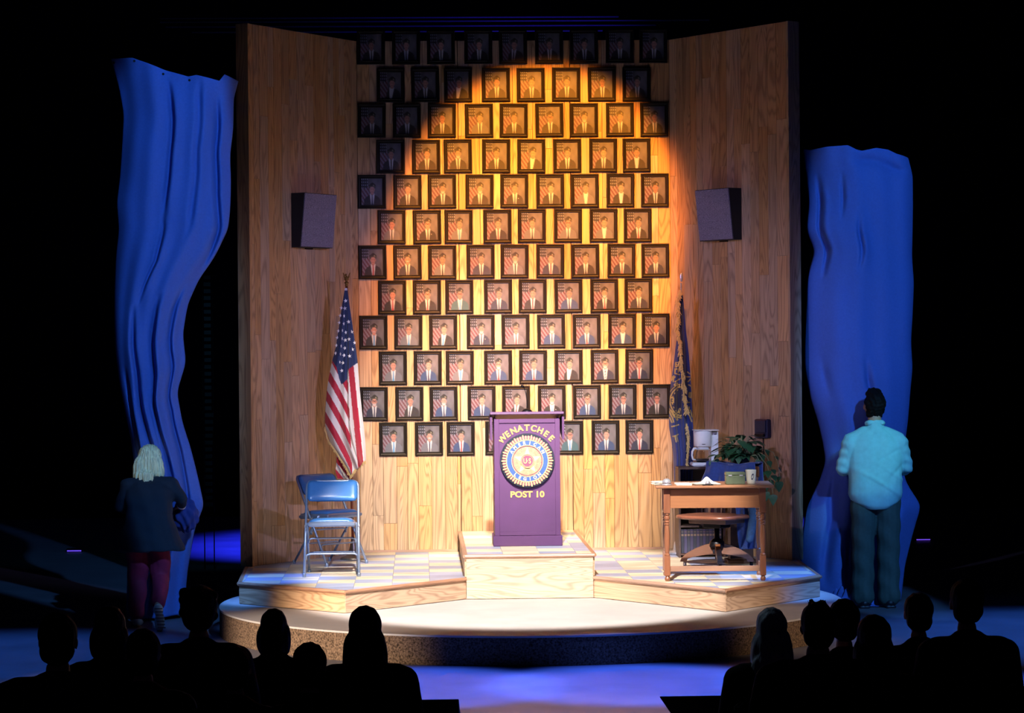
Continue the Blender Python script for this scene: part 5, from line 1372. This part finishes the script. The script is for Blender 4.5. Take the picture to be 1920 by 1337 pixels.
def audience(px, py, Y, hair, style, clo, label, sc=1.0, hs=1.0, turn=0.0, row='audience members in the dark house'):
    p = V(px, py, Y); z0 = tier(Y)
    H = p[2]-z0
    t = thing('person', label, 'person', (p[0], Y, z0), turn, row)
    s = sc; hz = H-.115*hs-.012
    mb = MB()
    Pq, Mq = head(mb, (0, .02, hz), Vector((0, 1, .05)), hs)
    nk = hz-.12*hs
    mb.cap((0, -.03, nk-.10), (0, 0, nk), .058*s, .052*s)
    sz = nk-.13
    mb.cap((-.15*s, -.04, sz), (.15*s, -.04, sz), .068*s, .068*s)
    mb.ell((0, -.03, (sz+.47)/2+.06), (.18*s, .12, (sz-.40)/2+.02)); mb.ell((0, -.02, .53), (.18*s, .15, .12))
    for q in (-1, 1):
        mb.cap((q*.09, 0, .52), (q*.10, .42, .50), .082*s, .06*s); mb.cap((q*.10, .42, .50), (q*.10, .40, .09), .055*s, .04)
        mb.cap((q*.10, .38, .045), (q*.11, .54, .04), .04, .034)
        sh = Vector((q*.20*s, -.03, sz-.01)); el = Vector((q*.25*s, .02, sz-.28)); wr = Vector((q*.14, .25, .62))
        mb.cap(sh, el, .055*s, .043*s); mb.cap(el, wr, .040*s, .030); hand(mb, wr, Vector((-q*.35, .9, -.2)), -q, .95, .6)
    mb.blob('body', M_SKIN, t, .0115, 3)
    mb = MB()   # clothes over the trunk, arms and thighs
    mb.cap((-.16*s, -.04, sz), (.16*s, -.04, sz), .085*s, .085*s); mb.ell((0, -.035, (sz+.47)/2+.06), (.205*s, .145, (sz-.40)/2+.04)); mb.ell((0, -.02, .53), (.205*s, .17, .13))
    mb.cap((0, -.035, sz), (0, -.02, nk-.055), .09*s, .062*s)
    for q in (-1, 1):
        mb.cap((q*.095, 0, .52), (q*.105, .42, .50), .10*s, .078*s); mb.cap((q*.105, .42, .50), (q*.105, .40, .12), .075*s, .06)
        sh = Vector((q*.20*s, -.03, sz-.01)); el = Vector((q*.255*s, .02, sz-.28)); mb.cap(sh, el, .078*s, .064*s); mb.cap(el, Vector((q*.155, .22, .62)), .060*s, .046)
    mb.blob('clothes', CLO[clo], t, .015, 4)
    mb = MB()
    mb.ell(Pq(0, -.026, .036), (.088*hs, .108*hs, .098*hs), M=Mq); mb.ell(Pq(0, -.055, -.03), (.08*hs, .06*hs, .07*hs), M=Mq)
    if style == 'long':
        mb.ell((0, -.045, nk+.03), (.105*hs, .075, .13)); mb.ell((0, -.085, nk-.10), (.125*hs, .06, .14))
        for q in (-1, 1): mb.ell((q*.075*hs, -.02, nk-.03), (.045, .07, .15)); mb.ell((q*.10*hs, -.07, nk-.13), (.04, .05, .10))
    elif style == 'bob':
        mb.ell((0, -.03, nk+.045), (.100*hs, .08, .105)); 
        for q in (-1, 1): mb.ell((q*.07*hs, .0, nk+.05), (.04, .065, .10))
    elif style == 'curly':
        for k in range(26):
            a = k*2.4; zz = -.02+.12*(k/26); mb.ell(Pq(.068*math.cos(a), -.03+.065*math.sin(a), zz), (.036, .036, .034))
    elif style == 'spiky':
        for k in range(9):
            a = k*2.4; mb.cap(Pq(.03*math.cos(a), .04*math.sin(a)-.02, .10), Pq(.045*math.cos(a)-.01, .05*math.sin(a)-.02, .142), .016, .006)
    elif style == 'bun':
        mb.ell((0, -.10, hz+.02), (.04, .035, .04))
    mb.blob('hair', HAIR[hair], t, .010, 4, hair_disp2 if style != 'curly' else None)
    # theatre seat
    st_ = thing('theatre_seat', 'black theatre seat', 'seat', (p[0], Y, z0), turn, 'theatre seats in the dark house')
    return t, st_, sz
def seat_parts(st_, bh=.80):
    MB().box(-.24, .24, -.17, .28, .36, .43, .02).build('seat_cushion', M_SEAT, st_)
    MB().box(-.24, .24, -.30, -.215, .36, bh, .03).build('backrest', M_SEAT, st_)
    for q in (-1, 1):
        MB().box(*sorted((q*.256, q*.30)), -.27, .20, .58, .62, .008).build('armrest', M_SEAT, st_)
        MB().box(*sorted((q*.262, q*.292)), -.24, -.12, 0.0005, .579, .004).build('leg', M_SEAT, st_)
        MB().box(*sorted((q*.2405, q*.2615)), -.22, -.14, .37, .41).build('hinge', M_SEAT, st_)
AUD = [
 (513, 1142, -8.2, 'dark', 'bob', 'black', 'small dark-haired bob-cut viewer at left, silhouetted against round platform edge', .86, .95, 0),
 (372, 1098, -9.2, 'dark', 'curly', 'navy', 'big curly-haired viewer in dark navy top below the blonde woman', 1.12, 1.16, 0),
 (684, 1137, -10.3, 'dark', 'long', 'black', 'long-haired viewer silhouetted just left of the centre aisle', 1.02, 1.02, .0),
 (205, 1137, -9.2, 'dark', 'bob', 'black', 'bob-haired viewer in deep shadow under the left sheet', 1.0, 1.05, 0),
 (580, 1205, -10.9, 'dark', 'short', 'black', 'low round-headed viewer between bob-cut and long-haired viewers', .9, 1.0, 0),
 (268, 1180, -10.6, 'brown', 'short', 'black', 'short-haired viewer in shadow left of curly-haired viewer', 1.0, 1.05, 0),
 (440, 1212, -10.9, 'dark', 'short', 'black', 'low short-haired viewer in shadow below the curly-haired viewer', .9, .95, 0),
 (108, 1150, -10.9, 'dark', 'short', 'grey', 'broad viewer in dark grey shirt at far lower left', 1.2, 1.15, 0),
 (1446, 1140, -9.8, 'grey', 'long', 'black', 'viewer with long pale grey hair right of the aisle', .98, 1.0, 0),
 (1533, 1130, -10.6, 'brown', 'spiky', 'brown', 'broad-shouldered viewer with tufted short hair beside the grey-haired viewer', 1.22, 1.06, 0),
 (1582, 1124, -8.6, 'dark', 'short', 'black', 'dark-haired viewer just behind the tufted-hair viewer, below the standing man', 1.0, 1.1, 0),
 (1638, 1154, -9.6, 'dark', 'bob', 'black', 'viewer with smooth rounded hair below the standing man', 1.0, 1.12, 0),
 (1722, 1112, -8.9, 'brown', 'short', 'black', 'slim short-haired viewer lit blue at the ear, right of the man', .92, 1.0, 0),
 (1812, 1086, -9.6, 'dark', 'short', 'black', 'tallest short-haired viewer at far right edge', 1.05, 1.1, 0),
]
for a in AUD:
    lab = a[6]
    t, st_, sz = audience(*a)
    st_['label'] = ('black theatre seat under the ' + ' '.join(lab.split()[:11]))
    seat_parts(st_, max(.62, sz-.10))
sd_ = thing('theatre_seat', 'empty seat edge with pale blue lit armrest beside the left aisle', 'seat', (V(752, 1320, -9.7)[0]-.28, -9.9, -.45), 0, 'theatre seats in the dark house')
seat_parts(sd_, .8)
sd_ = thing('theatre_seat', 'empty seat with blue lit armrest beside the right aisle', 'seat', (V(1335, 1325, -9.7)[0]+.28, -9.9, -.45), 0, 'theatre seats in the dark house')
seat_parts(sd_, .8)

# ================================================================== DARK UPSTAGE: pipes, ladder, small lights
for k, (py, x0, x1) in enumerate(((31, 300, 1160), (38, 300, 1330), (47, 310, 1230), (57, 360, 1130))):
    a, b_ = V(x0, py+4, 4.0), V(x1, py, 4.0)
    pipe = thing('overhead_pipe', 'thin dark blue-lit pipe above the set, %s of four from top' % ('first', 'second', 'third', 'fourth')[k], 'pipe', ((a[0]+b_[0])/2, 4.0, a[2]), 0, 'overhead pipes')
    L = (b_[0]-a[0])/2
    MB().tube([(-L, 0, 0), (L, 0, 0)], .008, 8).build('tube', mat('grey_pipe', '#9090a0', .4), pipe, True)
    for q in (-.7, 0, .7): MB().tube([(q*L, 0, .008), (q*L, 0, 2.2)], .002, 5).build('cable', M_BLACK, pipe)
ld = thing('light_stripe_slats', 'narrow stack of slats in place of faint teal light stripes behind left sheet', 'light_stripes', (V(392, 950, 3.0)[0], 3.0, 0))  # made-up slats standing in for faint upstage stripes of light
mb = MB().box(-.055, -.045, 0, .02, 0, 3.15).box(.045, .055, 0, .02, 0, 3.15); mb.build('rails', M_BLACK, ld)
M_RUNG = mat('teal_slat', '#12191c', .7)
for k in range(34): MB().box(-.035, .035+random.uniform(0, .03)*(8 < k < 14), -.005, .02, .66+.072*k, .70+.072*k).build('slat', M_RUNG, ld)
spot('stripe_light', (-3.0, 1.2, 2.6), (-3.2, 3.0, 1.9), (.1, .5, .9), 14, 80, .5)  # spot aimed at the slats to tint them teal
for px, py, lb in ((140, 1035, 'tiny pale violet floor light far left'), (1730, 1014, 'tiny magenta floor light to the right of the standing man')):
    p = G(px, py, 0)
    t = thing('floor_light', lb, 'light', (p[0], p[1], 0))
    MB().box(-.09, .09, -.04, .04, 0, .04, .006).build('housing', M_BLACK, t)
    MB().box(-.08, .08, -.044, -.0405, .010, .022).build('lens', mat('lit_lens', '#8060ff', emit=('#7a50ff', .8)), t)
